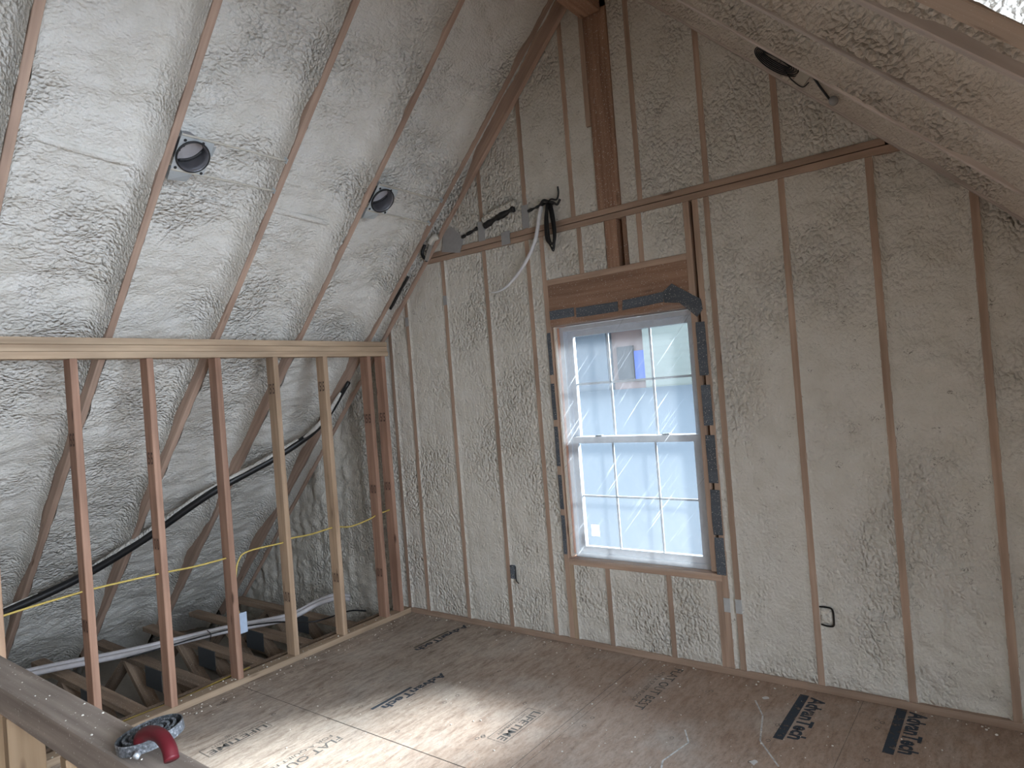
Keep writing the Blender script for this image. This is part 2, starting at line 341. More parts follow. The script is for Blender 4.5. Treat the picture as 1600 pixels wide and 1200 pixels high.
def tube(name, P, r, m, parent=None, seg=10, per=8, smoothpath=True, flat=1.0, rfun=None):
    pts = catmull(P, per) if smoothpath else [Vector(p) for p in P]
    V, Fq = [], []; n0 = None
    for i, p in enumerate(pts):
        t = (pts[min(i+1, len(pts)-1)]-pts[max(i-1, 0)]).normalized()
        if n0 is None: n0 = t.orthogonal().normalized()
        n0 = (n0 - t*n0.dot(t)).normalized(); b = t.cross(n0)
        rr = rfun(i/(len(pts)-1)) * r if rfun else r
        for k in range(seg):
            a = 2*math.pi*k/seg; V.append(p + n0*math.cos(a)*rr + b*math.sin(a)*rr*flat)
    for i in range(len(pts)-1):
        for k in range(seg):
            Fq.append([i*seg+k, i*seg+(k+1) % seg, (i+1)*seg+(k+1) % seg, (i+1)*seg+k])
    c0 = len(V); V.append(pts[0]); V.append(pts[-1])
    me = bpy.data.meshes.new(name)
    faces = Fq + [[c0, (k+1) % seg, k] for k in range(seg)] + [[c0+1, (len(pts)-1)*seg+k, (len(pts)-1)*seg+(k+1) % seg] for k in range(seg)]
    me.from_pydata([tuple(v) for v in V], [], faces); me.polygons.foreach_set('use_smooth', [True]*len(me.polygons))
    return link(name, me, m, parent)
def poly_plate(name, pts, nrm, th, m, parent=None):
    """flat outline pts (3-D) given a thickness th along nrm"""
    nrm = Vector(nrm).normalized()*th; n_ = len(pts)
    V = [tuple(Vector(p)) for p in pts]+[tuple(Vector(p)+nrm) for p in pts]
    faces = [list(range(n_))[::-1], list(range(n_, 2*n_))]+[[i, (i+1) % n_, n_+(i+1) % n_, n_+i] for i in range(n_)]
    me = bpy.data.meshes.new(name); me.from_pydata(V, [], faces)
    return link(name, me, m, parent)
def lettering(name, body, origin, right, up, length, height, m, parent, bold=0.0):
    cu = bpy.data.curves.new(name, 'FONT'); cu.body = body; cu.offset = bold; cu.resolution_u = 2
    tmp = bpy.data.objects.new('tmp', cu); C.objects.link(tmp)
    me = bpy.data.meshes.new_from_object(tmp); bpy.data.objects.remove(tmp, do_unlink=True)
    me.name = name
    xs = [v.co.x for v in me.vertices]; ys = [v.co.y for v in me.vertices]
    x0, x1, y0, y1 = min(xs), max(xs), min(ys), max(ys)
    o3, r3, u3 = Vector(origin), Vector(right).normalized(), Vector(up).normalized()
    for v in me.vertices:
        a = (v.co.x-x0)/(x1-x0)*length; b = (v.co.y-y0)/(y1-y0)*height
        v.co = o3 + r3*a + u3*b
    me.materials.clear()
    return link(name, me, m, parent)

# ------------------------------------------------------------------ foam sheets
def nz(v, s): return noise.noise(Vector(v)*s)
def foam_bumps(p, seed, amp, an=(1, 1, 1)):
    q = Vector((p[0]*an[0]+seed*3.1, p[1]*an[1]+seed*7.7, p[2]*an[2]+seed))
    a = noise.noise(q*4.5)
    b = noise.noise(q*13.0+Vector((a*0.6, a, 0)))
    c = abs(noise.noise(q*20.0+Vector((b*0.8, 0, b))))
    return amp*(1.0*a+0.7*b+0.4*c-0.08)
def roof_bay(side, x0, x1, ya, yb, depth, seed, amp=0.012, right_bare=None, step=0.0145, over=None, e0=0.008, bare=0.5):
    """one rafter bay. side=-1 left slope (z=x+6.29), +1 right slope (z=2.338-x). Returns verts, quads, film"""
    L = abs(x1-x0)*math.sqrt(2); ns = max(2, int(L/step)); W = yb-ya; sf = min(1.0, W/0.25); nw = max(3, int((W-0.12*sf)/step))
    prof = []    # (y, delta fraction, kind)
    side_fr = [0, 0.06, 0.2, 0.4, 0.6, 0.78, 0.9]
    side_y = [v*sf for v in (0, 0.003, 0.005, 0.008, 0.014, 0.026, 0.044)]
    prof += [(ya+y, f, 1-f) for y, f in zip(side_y, side_fr)]
    prof += [(ya+0.06*sf+(W-0.12*sf)*i/nw, 1.0, 0) for i in range(nw+1)]
    prof += [(yb-y, f, 1-f) for y, f in list(zip(side_y, side_fr))[::-1]]
    npf = len(prof); V = np.zeros((ns+1, npf, 3), np.float32); A = np.zeros((ns+1, npf), np.float32)
    for i in range(ns+1):
        x = x0+(x1-x0)*i/ns
        zz = x+6.29 if side < 0 else 2.338-x
        dsh = depth*(1+0.16*noise.noise(Vector((x*1.9, seed*5.3, ya)))+0.08*noise.noise(Vector((x*6, seed*2.3, ya))))
        el = e0+max(0, noise.noise(Vector((x*5.5, seed*9.1, 1.7)))-0.12)*0.09*bare+0.006*noise.noise(Vector((x*40, seed, 3)))
        er = e0+max(0, noise.noise(Vector((x*5.5, seed*9.1, 8.7)))-0.12)*0.09*bare+0.006*noise.noise(Vector((x*40, seed, 9)))
        ov = over(x) if over else 0.0
        if right_bare: er += right_bare(x)
        for j, (y, f, k) in enumerate(prof):
            e = el if j < npf/2 else er
            if ov > 0 and j < npf/2: e = -0.004-0.01*ov
            d = e+(dsh-e)*f
            crn = 1.0 if 0.15 < f else 0.3
            bm_ = foam_bumps((x, y, zz), seed, amp, (1.25, 0.8, 1.25)) * (1.0 if f > 0.85 else 0.35*crn)
            d -= bm_
            yy = y
            if f < 0.95:
                sgn = 1 if j < npf/2 else -1
                yy += sgn*(0.004*noise.noise(Vector((x*12, y*12, d*30+seed)))+0.002)
                if ov > 0 and f < 0.1 and sgn > 0: yy -= sgn*0.026*ov*(0.5+noise.noise(Vector((x*9, seed*4, sgn))))
            if side < 0: P = (x-d*0.7071, yy, x+6.29+d*0.7071)
            else: P = (x+d*0.7071, yy, 2.338-x+d*0.7071)
            V[i, j] = P; A[i, j] = min(1, max(0, (0.9-f)*1.1))*(0.55+0.5*noise.noise(Vector((x*3, y*5, seed*2))))
    idx = np.arange((ns+1)*npf).reshape(ns+1, npf)
    q = np.stack([idx[:-1, :-1], idx[1:, :-1], idx[1:, 1:], idx[:-1, 1:]], -1).reshape(-1, 4)
    if side < 0: q = q[:, ::-1]
    return V.reshape(-1, 3), q, np.clip(A, 0, 1).reshape(-1)
def wall_bay(xa, xb, zb, ztf, seed, amp=0.006, base=0.006, step=0.0145, rough=1.0, ridge=False):
    nx = max(3, int((xb-xa)/step)); zmax = max(ztf(xa), ztf(xb)); nzz = max(3, int((zmax-zb)/step))
    V = np.zeros((nzz+1, nx+1, 3), np.float32)
    for j in range(nx+1):
        x = xa+(xb-xa)*j/nx; zt = max(ztf(x), zb+0.001)
        for i in range(nzz+1):
            z = zb+(zt-zb)*i/nzz
            ed = min(x-xa, xb-x, z-zb+0.006, 0.05)/0.05
            y = 3.745+base+(0.014*(1-ed)**3)*0.6
            a = foam_bumps((x, 0.3, z), seed, amp*rough, (1.0, 1, 1.3))
            y -= a*min(1, 0.25+ed)
            if ridge: y += 0.02*noise.noise(Vector((x*11, z*1.2, 4)))
            xx = x
            if j == 0: xx -= 0.002+0.006*max(0, noise.noise(Vector((z*14, seed, 2)))); y = 3.7445
            if j == nx: xx += 0.002+0.006*max(0, noise.noise(Vector((z*14, seed, 5)))); y = 3.7445
            V[i, j] = (xx, y, z)
    idx = np.arange((nzz+1)*(nx+1)).reshape(nzz+1, nx+1)
    q = np.stack([idx[:-1, :-1], idx[:-1, 1:], idx[1:, 1:], idx[1:, :-1]], -1).reshape(-1, 4)
    return V.reshape(-1, 3), q
def join(parts):
    V, Q, A, off = [], [], [], 0
    for p in parts:
        V.append(p[0]); Q.append(p[1]+off); off += len(p[0])
        A.append(p[2] if len(p) > 2 else np.zeros(len(p[0])))
    return np.concatenate(V), np.concatenate(Q), np.concatenate(A)

# ------------------------------------------------------------------ setting
ST = 'structure'
fl = box('floor', (-4.16, -3.25, -0.02), (1.75, 3.885, 0.0), M_floor, bev=0); tag(fl, kind=ST)
low = box('slab', (-7.0, -3.25, -0.55), (1.75, 3.9, -0.50), plain('ceiling_board_below', (0.36, 0.33, 0.29), 0.9), bev=0); tag(low, kind=ST)

# left slope rafters: y of each 1.5 inch wide edge
RY = [1.005, 1.640, 2.285, 2.905, 3.550, 3.700]
TH = 0.038
h = TH/2
DEP_L = 0.165
parts = []
def knee_bare(x):      # behind the knee wall the rafter sides stay largely bare
    return max(0.0, min(1.0, (-4.05-x)/0.2))*max(0.0, 0.055+0.07*noise.noise(Vector((x*2.3, 4, 7))))
def over_l(x): return max(0.0, min(0.45, (-4.18-x)/0.5))
ys = [-3.2, -2.07, -1.45, -0.84, -0.23, 0.375] + RY
for i in range(len(ys)-1):
    ya, yb = ys[i]+TH, ys[i+1]
    if i == 0: ya = -3.2
    near = i >= 3
    nar = (yb-ya) < 0.2
    if nar:
        parts.append(roof_bay(-1, -1.98, -6.95, ya, yb, 0.11, i+1, amp=0.008, e0=0.012, over=over_l, bare=0.6, right_bare=lambda x: 0.075*max(0.0, min(1.0, (x+3.15)/0.25))*(1-0.25*noise.noise(Vector((x*7, 1, 1))))))
    else:
        parts.append(roof_bay(-1, -1.98, -6.95, ya, yb, DEP_L, i+1, amp=0.018 if near else 0.014, step=0.0145 if near else 0.04, over=over_l, right_bare=knee_bare))
parts.append(roof_bay(-1, -1.98, -6.95, 3.738, 3.90, 0.12, 30, amp=0.004, step=0.03))
V, Q, A = join(parts)
cl = mesh_np('ceiling_left', V, Q, M_foam_roof, attr=A); tag(cl, kind=ST)
ev = box('wall_eave', (-7.25, -3.3, -0.56), (-7.0, 3.92, 0.1), M_ply, bev=0); tag(ev, kind=ST)
# right slope
RYR = [-0.03, 0.58, 1.19, 1.804, 2.415, 3.105, 3.700]
TR = [(1.522, 1.640)]
edges = [(-3.2, -3.2), (-1.25, -1.212), (-0.64, -0.602), (-0.03, 0.008), (0.58, 0.618), (1.522, 1.642), (1.804, 1.842), (2.415, 2.453), (3.105, 3.143), (3.700, 3.738)]
parts = []
for i in range(len(edges)-1):
    ya, yb = edges[i][1], edges[i+1][0]
    near = i >= 4
    nar = yb-ya < 0.3
    parts.append(roof_bay(1, -1.97, -0.30 if 2 <= i <= 4 else 1.72, ya, yb, 0.085 if nar else 0.15, i+60, amp=0.006 if nar else (0.012 if i == 6 else 0.007), step=0.0145 if near else 0.04, e0=0.009, bare=0.4))
parts.append(roof_bay(1, -1.97, 1.72, 3.738, 3.90, 0.12, 90, amp=0.004, step=0.03))
V, Q, A = join(parts)
cr_ = mesh_np('ceiling_right', V, Q, M_foam_right, attr=A); tag(cr_, kind=ST)
# roof deck behind the foam keeps daylight out
def quadplate(name, a, b, c, d, nrm, th, m): 
    o = poly_plate(name, [a, b, c, d], nrm, th, m); tag(o, kind=ST); return o
k = 0.30*1.4142
quadplate('roof_left', (-1.975, -3.3, 4.315+k), (-1.975, 4.0, 4.315+k), (-7.2, 4.0, -0.91+k), (-7.2, -3.3, -0.91+k), (-1, 0, 1), 0.02, M_ply)
quadplate('roof_right', (-1.975, -3.3, 4.315+k), (-1.975, 4.0, 4.315+k), (-0.05, 4.0, 2.388+k), (-0.05, -3.3, 2.388+k), (1, 0, 1), 0.02, M_ply)
quadplate('roof_right', (-0.05, 1.53, 2.388+k), (-0.05, 4.0, 2.388+k), (2.1, 4.0, 0.24+k), (2.1, 1.53, 0.24+k), (1, 0, 1), 0.02, M_ply)
quadplate('roof_right', (-0.05, -3.3, 2.388+k), (-0.05, -0.62, 2.388+k), (2.1, -0.62, 0.24+k), (2.1, -3.3, 0.24+k), (1, 0, 1), 0.02, M_ply)

# gable wall foam
rakeL = lambda x: x+6.29+0.10
rakeR = lambda x: 2.338-x+0.10
both = lambda x: min(rakeL(x), rakeR(x))
PL0, PL1 = 2.735, 2.811
low_top = lambda x: min(PL0, both(x))
WB = []
def addw(xa, xb, zb, zt, seed, **kw): WB.append(wall_bay(xa, xb, zb, zt, seed, **kw))
addw(-6.75, -4.125, -0.5, lambda x: both(x)+0.0, 1, amp=0.020, base=0.03, ridge=True)
addw(-4.125, -4.062, 0.0, low_top, 2, amp=0.004)
addw(-4.024, -3.851, 0.038, low_top, 3, amp=0.009)
addw(-3.813, -3.429, 0.038, low_top, 4, amp=0.006)
addw(-3.391, -3.021, 0.038, low_top, 5, amp=0.006)
addw(-2.983, -2.641, 0.038, low_top, 6, amp=0.005)
addw(-2.603, -2.518, 0.038, low_top, 7, amp=0.006)
for xa, xb, s in [(-2.480, -2.224, 8), (-2.186, -2.022, 9), (-1.86, -1.799, 10), (-1.761, -1.50, 11)]: addw(xa, xb, 2.438, lambda x: PL0, s, amp=0.004)
for xa, xb, s in [(-2.442, -2.209, 12), (-2.171, -1.789, 13), (-1.751, -1.480, 14)]: addw(xa, xb, 0.038, lambda x: 0.532, s, amp=0.006)
addw(-1.404, -1.375, 0.038, low_top, 15, amp=0.004)
addw(-1.337, -0.964, 0.038, low_top, 16, amp=0.006)
addw(-0.926, -0.546, 0.038, low_top, 17, amp=0.012)
addw(-0.508, -0.134, 0.038, low_top, 18, amp=0.020, base=0.016)
addw(-0.096, 0.272, 0.038, low_top, 19, amp=0.024, base=0.018)
addw(0.310, 0.69, 0.038, low_top, 20, amp=0.016, base=0.014, step=0.02)
addw(0.728, 1.70, 0.038, low_top, 21, amp=0.012, step=0.03)
for xa, xb, s in [(-3.70, -3.019, 31), (-2.981, -2.629, 32), (-2.591, -2.254, 33), (-2.216, -2.046, 34), (-1.888, -1.779, 35), (-1.741, -1.364, 36), (-1.326, -0.964, 37), (-0.926, -0.35, 38)]:
    addw(xa, xb, PL1, both, s, amp=0.005)
V, Q, A = join([p for p in WB])
wf = mesh_np('wall_gable', V, Q, M_foam_wall); tag(wf, kind=ST)
# outer sheathing round the window opening
def sheath(lo, hi): 
    o = box('sheathing', lo, hi, M_ply, wf, bev=0); return o
sheath((-7.2, 3.90, -0.55), (-2.47, 3.92, 5.0)); sheath((-1.47, 3.90, -0.55), (2.1, 3.92, 5.0))
sheath((-2.47, 3.90, 2.13), (-1.47, 3.92, 5.0)); sheath((-2.47, 3.90, -0.55), (-1.47, 3.92, 0.56))
# walls behind the camera, with a window there too
M_bare = foam('spray_foam_back', (0.72, 0.70, 0.65), pop=0.5)
bw = box('wall_back', (-7.2, -3.27, -0.55), (2.1, -3.22, 5), M_bare, bev=0); tag(bw, kind=ST)
rw = empty('wall_right', (1.74, 0, 0)); tag(rw, kind=ST)
DW0, DW1, DZ0, DZ1 = -0.45, 1.35, 0.75, 2.45       # dormer window opening beside the camera
for lo, hi in [((1.72, -3.25, -0.55), (1.76, -0.62, 1.2)), ((1.72, 1.52, -0.55), (1.76, 3.9, 1.2)), ((1.72, -0.62, -0.55), (1.76, 1.53, DZ0)),
               ((1.72, -0.62, DZ0), (1.76, DW0, 2.8)), ((1.72, DW1, DZ0), (1.76, 1.53, 2.8)), ((1.72, DW0, DZ1), (1.76, DW1, 2.8))]:
    box('wall_panel', lo, hi, M_bare, rw, bev=0)
dc = box('ceiling_dormer', (-0.45, -0.64, 2.74), (1.76, 1.66, 2.80), M_bare, bev=0); tag(dc, kind=ST)
dk = poly_plate('wall_dormer_near', [(-0.45, -0.64, 2.79), (1.76, -0.64, 2.79), (1.76, -0.64, 0.70), (-0.30, -0.64, 2.74)], (0, 1, 0), 0.02, M_bare); tag(dk, kind=ST)
dk = poly_plate('wall_dormer_far', [(-0.45, 1.545, 2.79), (1.76, 1.545, 2.79), (1.76, 1.545, 0.70), (-0.30, 1.545, 2.74)], (0, 1, 0), 0.02, M_bare); tag(dk, kind=ST)
# rough foam sprayed on the cheek over the doubled rafter
nxx, nzz = 110, 42; V = np.zeros((nzz+1, nxx+1, 3), np.float32)
for i in range(nzz+1):
    for j in range(nxx+1):
        x = -0.62+2.3*j/nxx; zb_ = 2.338-x-0.002+0.022*max(0, noise.noise(Vector((x*9, 3, 1))))-0.03*max(0, noise.noise(Vector((x*6, 8, 1)))-0.15)
        z = zb_+(max(2.75, zb_+0.02)-zb_)*i/nzz
        V[i, j] = (x, 1.512-abs(foam_bumps((x, 1.5, z), 44, 0.030, (1.2, 1, 1.2)))-0.004, z)
idx = np.arange((nzz+1)*(nxx+1)).reshape(nzz+1, nxx+1)
Q = np.stack([idx[:-1, :-1], idx[:-1, 1:], idx[1:, 1:], idx[1:, :-1]], -1).reshape(-1, 4)
ck = mesh_np('wall_dormer_cheek', V.reshape(-1, 3), Q, M_foam_roof); tag(ck, kind=ST)

# ------------------------------------------------------------------ gable framing
G_STUD = 'studs of the gable wall'
Y0 = 3.745; DW = 0.14
def gstud(x, z0, z1, label, m=M_stud, x2=None, w_=TH, name='wall_stud', cat='stud', group=G_STUD, cut=None, front=Y0):
    x2 = x if x2 is None else x2
    cuts = []
    if cut == 'L': cuts = [((x, 0, x+6.29+0.10), (-1, 0, 1))]
    if cut == 'R': cuts = [((x, 0, 2.338-x+0.10), (1, 0, 1))]
    o = lumber(name, (x, front+DW/2, z0), (x2, front+DW/2, z1), w_, DW, (1, 0, 0), m, cuts=cuts)
    tag(o, label, cat, group); return o
S = lambda x: x+6.29+0.10
gstud(-4.043, 0.038, S(-4.043)+0.02, 'slim wall stud in the gable corner hard beside the paired knee wall studs', cut='L')
gstud(-3.832, 0.038, S(-3.832)+0.02, 'first full gable stud out from the corner, darker brown toward its foot', cut='L')
gstud(-3.410, 0.038, PL0, 'second gable stud out from the knee wall corner, just under the duct tape patch')
gstud(-3.002, 0.038, PL0, 'gable stud with the dark recessed outlet box at its foot')
gstud(-2.622, 0.038, PL0, 'gable stud next to the window, standing under the dangling white cable')
gstud(-2.499, 0.038, PL0, 'tall jamb stud along the window edge nearest the knee wall', name='jamb_stud')
gstud(-2.461, 0.038, 0.532, 'short bright trimmer stud under the sill corner nearest the knee wall', name='trimmer_stud', m=M_plate)
gstud(-2.190, 0.038, 0.532, 'short dark-footed cripple stud under the window sill beside the trimmer', name='cripple_stud')
gstud(-1.770, 0.038, 0.532, 'short cripple stud under the window sill, second from the trimmer', name='cripple_stud')
gstud(-1.461, 0.038, 0.532, 'short trimmer stud under the sill corner by the doubled studs', name='trimmer_stud')
gstud(-1.481, 0.585, PL0, 'jamb stud along the window edge farther from the knee wall, up to the beam', name='jamb_stud')
gstud(-1.423, 0.038, PL0, 'king stud beside the window behind the vertical grey tape', name='king_stud')
gstud(-1.356, 0.038, PL0, 'full-height gable stud one thin foam strip beyond the window king stud')
gstud(-0.945, 0.038, PL0, 'gable stud with the square foam-covered box at its foot')
gstud(-0.527, 0.038, PL0, 'gable stud meeting the sloped end of the beam above')
gstud(-0.115, 0.038, 2.338+0.115+0.12, 'gable stud past the beam end, its top cut by the low rafter', cut='R', m=M_stud)
gstud(0.291, 0.038, 2.338-0.291+0.12, 'gable stud past the last visible bay', cut='R')
gstud(-3.000, PL1, S(-3.0)+0.02, 'shortest upper gable stud, taped, standing on the beam near the rafter foot', cut='L')
gstud(-2.612, PL1, S(-2.612)+0.02, 'upper gable stud on the beam with grey tape round its foot', cut='L')
gstud(-2.236, PL1, S(-2.236)+0.02, 'upper gable stud on the beam, between the coiled black cable and the ridge post', cut='L')
gstud(-2.068, 3.35, 4.2, 'short pale stud hanging beside the ridge post top', w_=0.036, front=Y0-0.012)
gstud(-1.76, PL1, 4.16, 'upper gable stud just past the dark ridge post', cut='R')
gstud(-1.345, PL1, 2.338+1.345+0.12, 'upper gable stud midway between ridge post and beam end', cut='R')
gstud(-0.945, PL1, 2.338+0.945+0.12, 'upper gable stud nearest the lower end of the beam', cut='R')
# post
o = lumber('ridge_post', (-1.967, Y0+0.055, PL1), (-1.967, Y0+0.055, 4.05), 0.160, 0.14, (1, 0, 0), M_dark); tag(o, 'wide dark brown post standing on the beam under the ridge', 'post')
o = lumber('ridge_post', (-1.975, Y0+0.07, 2.438), (-1.975, Y0+0.07, PL0), 0.085, 0.14, (1, 0, 0), M_head); tag(o, 'short doubled post block between window header and beam', 'post')
gstud(-1.885, 2.438, PL0, 'thin dark-stained stud against the short post over the window header', name='cripple_stud', m=M_head, w_=0.03, front=Y0+0.01)
gstud(-2.205, 2.438, PL0, 'short cripple stud over the header on the corner side of the post', name='cripple_stud')
gstud(-1.780, 2.438, PL0, 'short cripple stud over the header just past the doubled block', name='cripple_stud')
# beam: two flat plates
for z, lab in [(PL0+0.019, 'lower of the two long plates running across the gable above the window'), (PL0+0.0595, 'upper of the two long plates running across the gable above the window')]:
    o = lumber('gable_plate', (-3.62 if z < 2.77 else -3.56, Y0+0.068, z), (-0.39 if z < 2.77 else -0.45, Y0+0.068, z), 0.0355, DW, (0, 0, 1), M_stud, cuts=[((-3.5, 0, 2.79+0.06), (-1, 0, 1)), ((-0.45, 0, 2.79+0.06), (1, 0, 1))])
    tag(o, lab, 'plate', 'plates across the gable')
# header, header cap, sill, bottom plate
o = lumber('window_header', (-2.480, Y0+0.065, 2.262), (-1.500, Y0+0.065, 2.262), 0.276, 0.13, (0, 0, 1), M_head); tag(o, 'wide brown header board above the window, speckled with foam', 'header')
o = lumber('header_cap', (-2.480, Y0+0.07, 2.419), (-1.500, Y0+0.07, 2.419), TH, 0.14, (0, 0, 1), M_stud); tag(o, 'thin flat board lying on top of the window header', 'board')
o = lumber('window_sill_plate', (-2.480, Y0+0.07, 0.552), (-1.442, Y0+0.07, 0.552), 0.042, 0.14, (0, 0, 1), M_stud); tag(o, 'flat rough sill board under the plastic-covered window', 'board')
o = lumber('bottom_plate', (-4.03, Y0+0.068, 0.019), (1.72, Y0+0.068, 0.019), TH, DW+0.004, (0, 0, 1), M_stud); tag(o, 'long bottom plate along the floor at the foot of the gable wall', 'plate')

# ------------------------------------------------------------------ rafters
def ls(x, y, d=0.0): return Vector((x-d*0.7071, y, x+6.29+d*0.7071))
def rs(x, y, d=0.0): return Vector((x+d*0.7071, y, 2.338-x+d*0.7071))
RD = 0.28
labL = ['sloping rafter nearest the camera, two bays before the smaller ceiling can', 'sloping rafter carrying the larger round ceiling can',
        'sloping rafter between the two ceiling cans, holding the ends of the hanger bars', 'sloping rafter carrying the smaller round ceiling can',
        'sloping rafter one narrow bay before the gable', 'last sloping rafter against the gable on the knee wall side, bare brown near the top']
labL[0] = 'sloping rafter nearest the camera, one bay before the larger ceiling can'
def rafterL(y, lab):
    o = lumber('rafter', ls(-2.03, y+h, RD/2), ls(-6.62, y+h, RD/2), RD, TH, (-1, 0, 1), M_rafter, cuts=[((-2.045, 0, 0), (1, 0, 0))], bev=0.0025)
    tag(o, lab, 'rafter', 'rafters of the slope above the knee wall'); return o
for y, lab in zip(RY, labL): rafterL(y, lab)
def rafterR(y, lab, wd=TH, m=None):
    m = m or M_rafR
    o = lumber('rafter', rs(-1.90, y+wd/2, RD/2), rs(1.70, y+wd/2, RD/2), RD, wd, (1, 0, 1), m, cuts=[((-1.905, 0, 0), (-1, 0, 0))], bev=0.0025)
    tag(o, lab, 'rafter', 'rafters of the low slope beside the camera'); return o
M_rafR = wood('rafter_misted', (0.58, 0.49, 0.43), (0.68, 0.60, 0.54), knots=0.2)
rafterR(3.700, 'foam-coated rafter against the gable holding the black cable coil')
rafterR(3.105, 'foam-coated rafter of the low slope, next before the gable rafter')
rafterR(2.415, 'foam-coated rafter of the low slope with a bare brown notch, second from the gable rafter')
rafterR(1.804, 'rafter of the low slope with ragged bare edge, just past the wide tan board')
rafterR(1.522, 'wide tan doubled rafter overhead with rough foam hanging over its edges', wd=0.118, m=wood('tan_rafter', (0.56, 0.42, 0.31), (0.66, 0.52, 0.40), dust=0.2))
o = lumber('ridge_beam', (-1.975, -3.1, 4.17), (-1.975, 3.70, 4.17), 0.32, 0.14, (0, 0, 1), M_dark); tag(o, 'dark brown ridge beam at the roof peak resting on the post', 'beam')

# ------------------------------------------------------------------ knee wall
KX0, KX1 = -4.119, -4.030
def kstud(yfar, label, stamps=(), m=M_knee, xs=0.0):
    o = lumber('knee_wall_stud', ((KX0+KX1)/2+xs, yfar-h, 0.038), ((KX0+KX1)/2+xs, yfar-h, 2.072), TH, 0.089, (0, 1, 0), m, bev=0.003)
    tag(o, label, 'stud', 'knee wall studs')
    for z, txt in stamps:
        lettering('grade_stamp', txt, (KX0+0.012+xs, yfar-TH-0.0008, z), (1, 0, 0), (0, 0, 1), 0.066, 0.072, M_stamp, o, bold=0.02)
    return o
Mk2 = wood('spruce_reddish', (0.33, 0.185, 0.125), (0.46, 0.28, 0.20), knots=0.9)
Mk3 = wood('spruce_yellowish', (0.41, 0.28, 0.18), (0.54, 0.39, 0.27), knots=0.5)
kstud(1.065, 'knee wall stud half out of frame before the railing')
kstud(1.467, 'reddish knee wall stud nearest the railing, fully visible', [(1.60, '1515'), (0.60, '1010')], Mk2)
kstud(1.863, 'reddish knee wall stud second from the railing, crossed by the yellow cable', [(1.45, '1515'), (0.95, '1010')], Mk2)
kstud(2.280, 'reddish knee wall stud with the blue-grey switch box behind its foot', [], Mk2)
kstud(2.692, 'pale knee wall stud fourth from the railing, bright front edge', [(1.82, '1515'), (0.40, '1010')], Mk3)
kstud(3.103, 'pale knee wall stud with a dark split knot near its foot', [(1.82, '1515'), (0.42, '1010')], Mk3)
kstud(3.515, 'reddish knee wall stud, front one of the pair near the gable corner', [(1.55, '1515'), (1.0, '1010'), (0.35, '1010')], Mk2)
kstud(3.664, 'darker reddish knee wall stud, last before the gable corner', [(1.55, '1515'), (1.0, '1010')], Mk2)
for i, (dx, lab) in enumerate([(0.0, 'lowest of the three stacked plates on top of the knee wall'), (-0.004, 'middle of the three stacked plates on top of the knee wall'), (0.003, 'uppermost of the three stacked plates on top of the knee wall')]):
    z = 2.072+0.019+0.0385*i
    o = lumber('top_plate', (-4.0745+dx, -3.1, z), (-4.0745+dx, 3.70-0.004*i, z), 0.0375, 0.089, (0, 0, 1), M_plate, bev=0.002); tag(o, lab, 'plate', 'knee wall top plates')
o = lumber('sole_plate', (-4.0745, -3.1, 0.019), (-4.0745, 3.742, 0.019), TH, 0.089, (0, 0, 1), M_plate); tag(o, 'pale sole plate on the floor under the knee wall studs', 'plate')
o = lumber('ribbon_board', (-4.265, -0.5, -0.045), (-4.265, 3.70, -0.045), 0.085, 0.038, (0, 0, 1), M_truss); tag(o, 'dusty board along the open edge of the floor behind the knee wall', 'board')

# ------------------------------------------------------------------ floor trusses
TL = ['floor truss nearest the railing behind the knee wall', 'floor truss second from the railing, its end nearest the pipe bend', 'floor truss third from the railing under the white tubes',
      'floor truss under the blue-grey switch box', 'floor truss fourth before the gable, behind the pale studs', 'floor truss nearest the gable behind the knee wall']
TL = ['floor truss hidden mostly by the railing board', 'floor truss whose squared end shows just above the railing board', 'floor truss ending between the first two reddish knee wall studs',
      'floor truss ending behind the second reddish knee wall stud', 'floor truss passing behind the blue-grey switch box', 'floor truss nearest the gable behind the knee wall']
for i, y in enumerate([1.33, 1.73, 2.14, 2.525, 2.92, 3.335]):
    t = empty('floor_truss', (-5.0, y+0.045, -0.4)); tag(t, TL[i], 'truss', 'floor trusses behind the knee wall')
    yc = y+0.045
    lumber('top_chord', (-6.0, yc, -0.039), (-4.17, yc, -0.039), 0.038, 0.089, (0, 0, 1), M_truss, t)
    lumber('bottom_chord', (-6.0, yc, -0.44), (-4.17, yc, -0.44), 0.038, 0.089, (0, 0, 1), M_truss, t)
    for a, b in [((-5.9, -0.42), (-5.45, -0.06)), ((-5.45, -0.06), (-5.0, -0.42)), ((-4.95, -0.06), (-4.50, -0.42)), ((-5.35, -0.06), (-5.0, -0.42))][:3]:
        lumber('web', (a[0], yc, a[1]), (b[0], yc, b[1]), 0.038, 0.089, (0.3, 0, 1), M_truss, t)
    box('gang_plate', (-5.08, y-0.003, -0.17), (-4.84, y, -0.025), M_gang, t, bev=0)

# ------------------------------------------------------------------ pipe, cables behind the knee wall
PP = [(-6.02, 1.15, 0.30), (-5.83, 1.52, 0.425), (-5.68, 1.96, 0.57), (-5.46, 2.335, 0.785), (-5.15, 2.75, 1.095), (-4.93, 3.20, 1.32), (-4.70, 3.49, 1.55), (-4.37, 3.56, 1.89)]
p = tube('black_pipe', PP, 0.030, M_pipe, seg=14, rfun=lambda t: 1.0-0.45*max(0, t-0.75)/0.25); tag(p, 'long black insulated pipe slanting across the foam behind the knee wall', 'pipe')
def foamrope(a, b, off, r):
    pts = catmull(PP, 8); n_ = len(pts)-1; s = pts[int(a*n_):int(b*n_)+1]
    o = tube('foam_bead', [q+Vector(off) for q in s], r, M_foam_roof, p, seg=8, smoothpath=False, rfun=lambda t: 0.55+0.45*math.sin(math.pi*min(1, max(0, t)))+0.35*noise.noise(Vector((t*23, a*9, 1))))
    return o
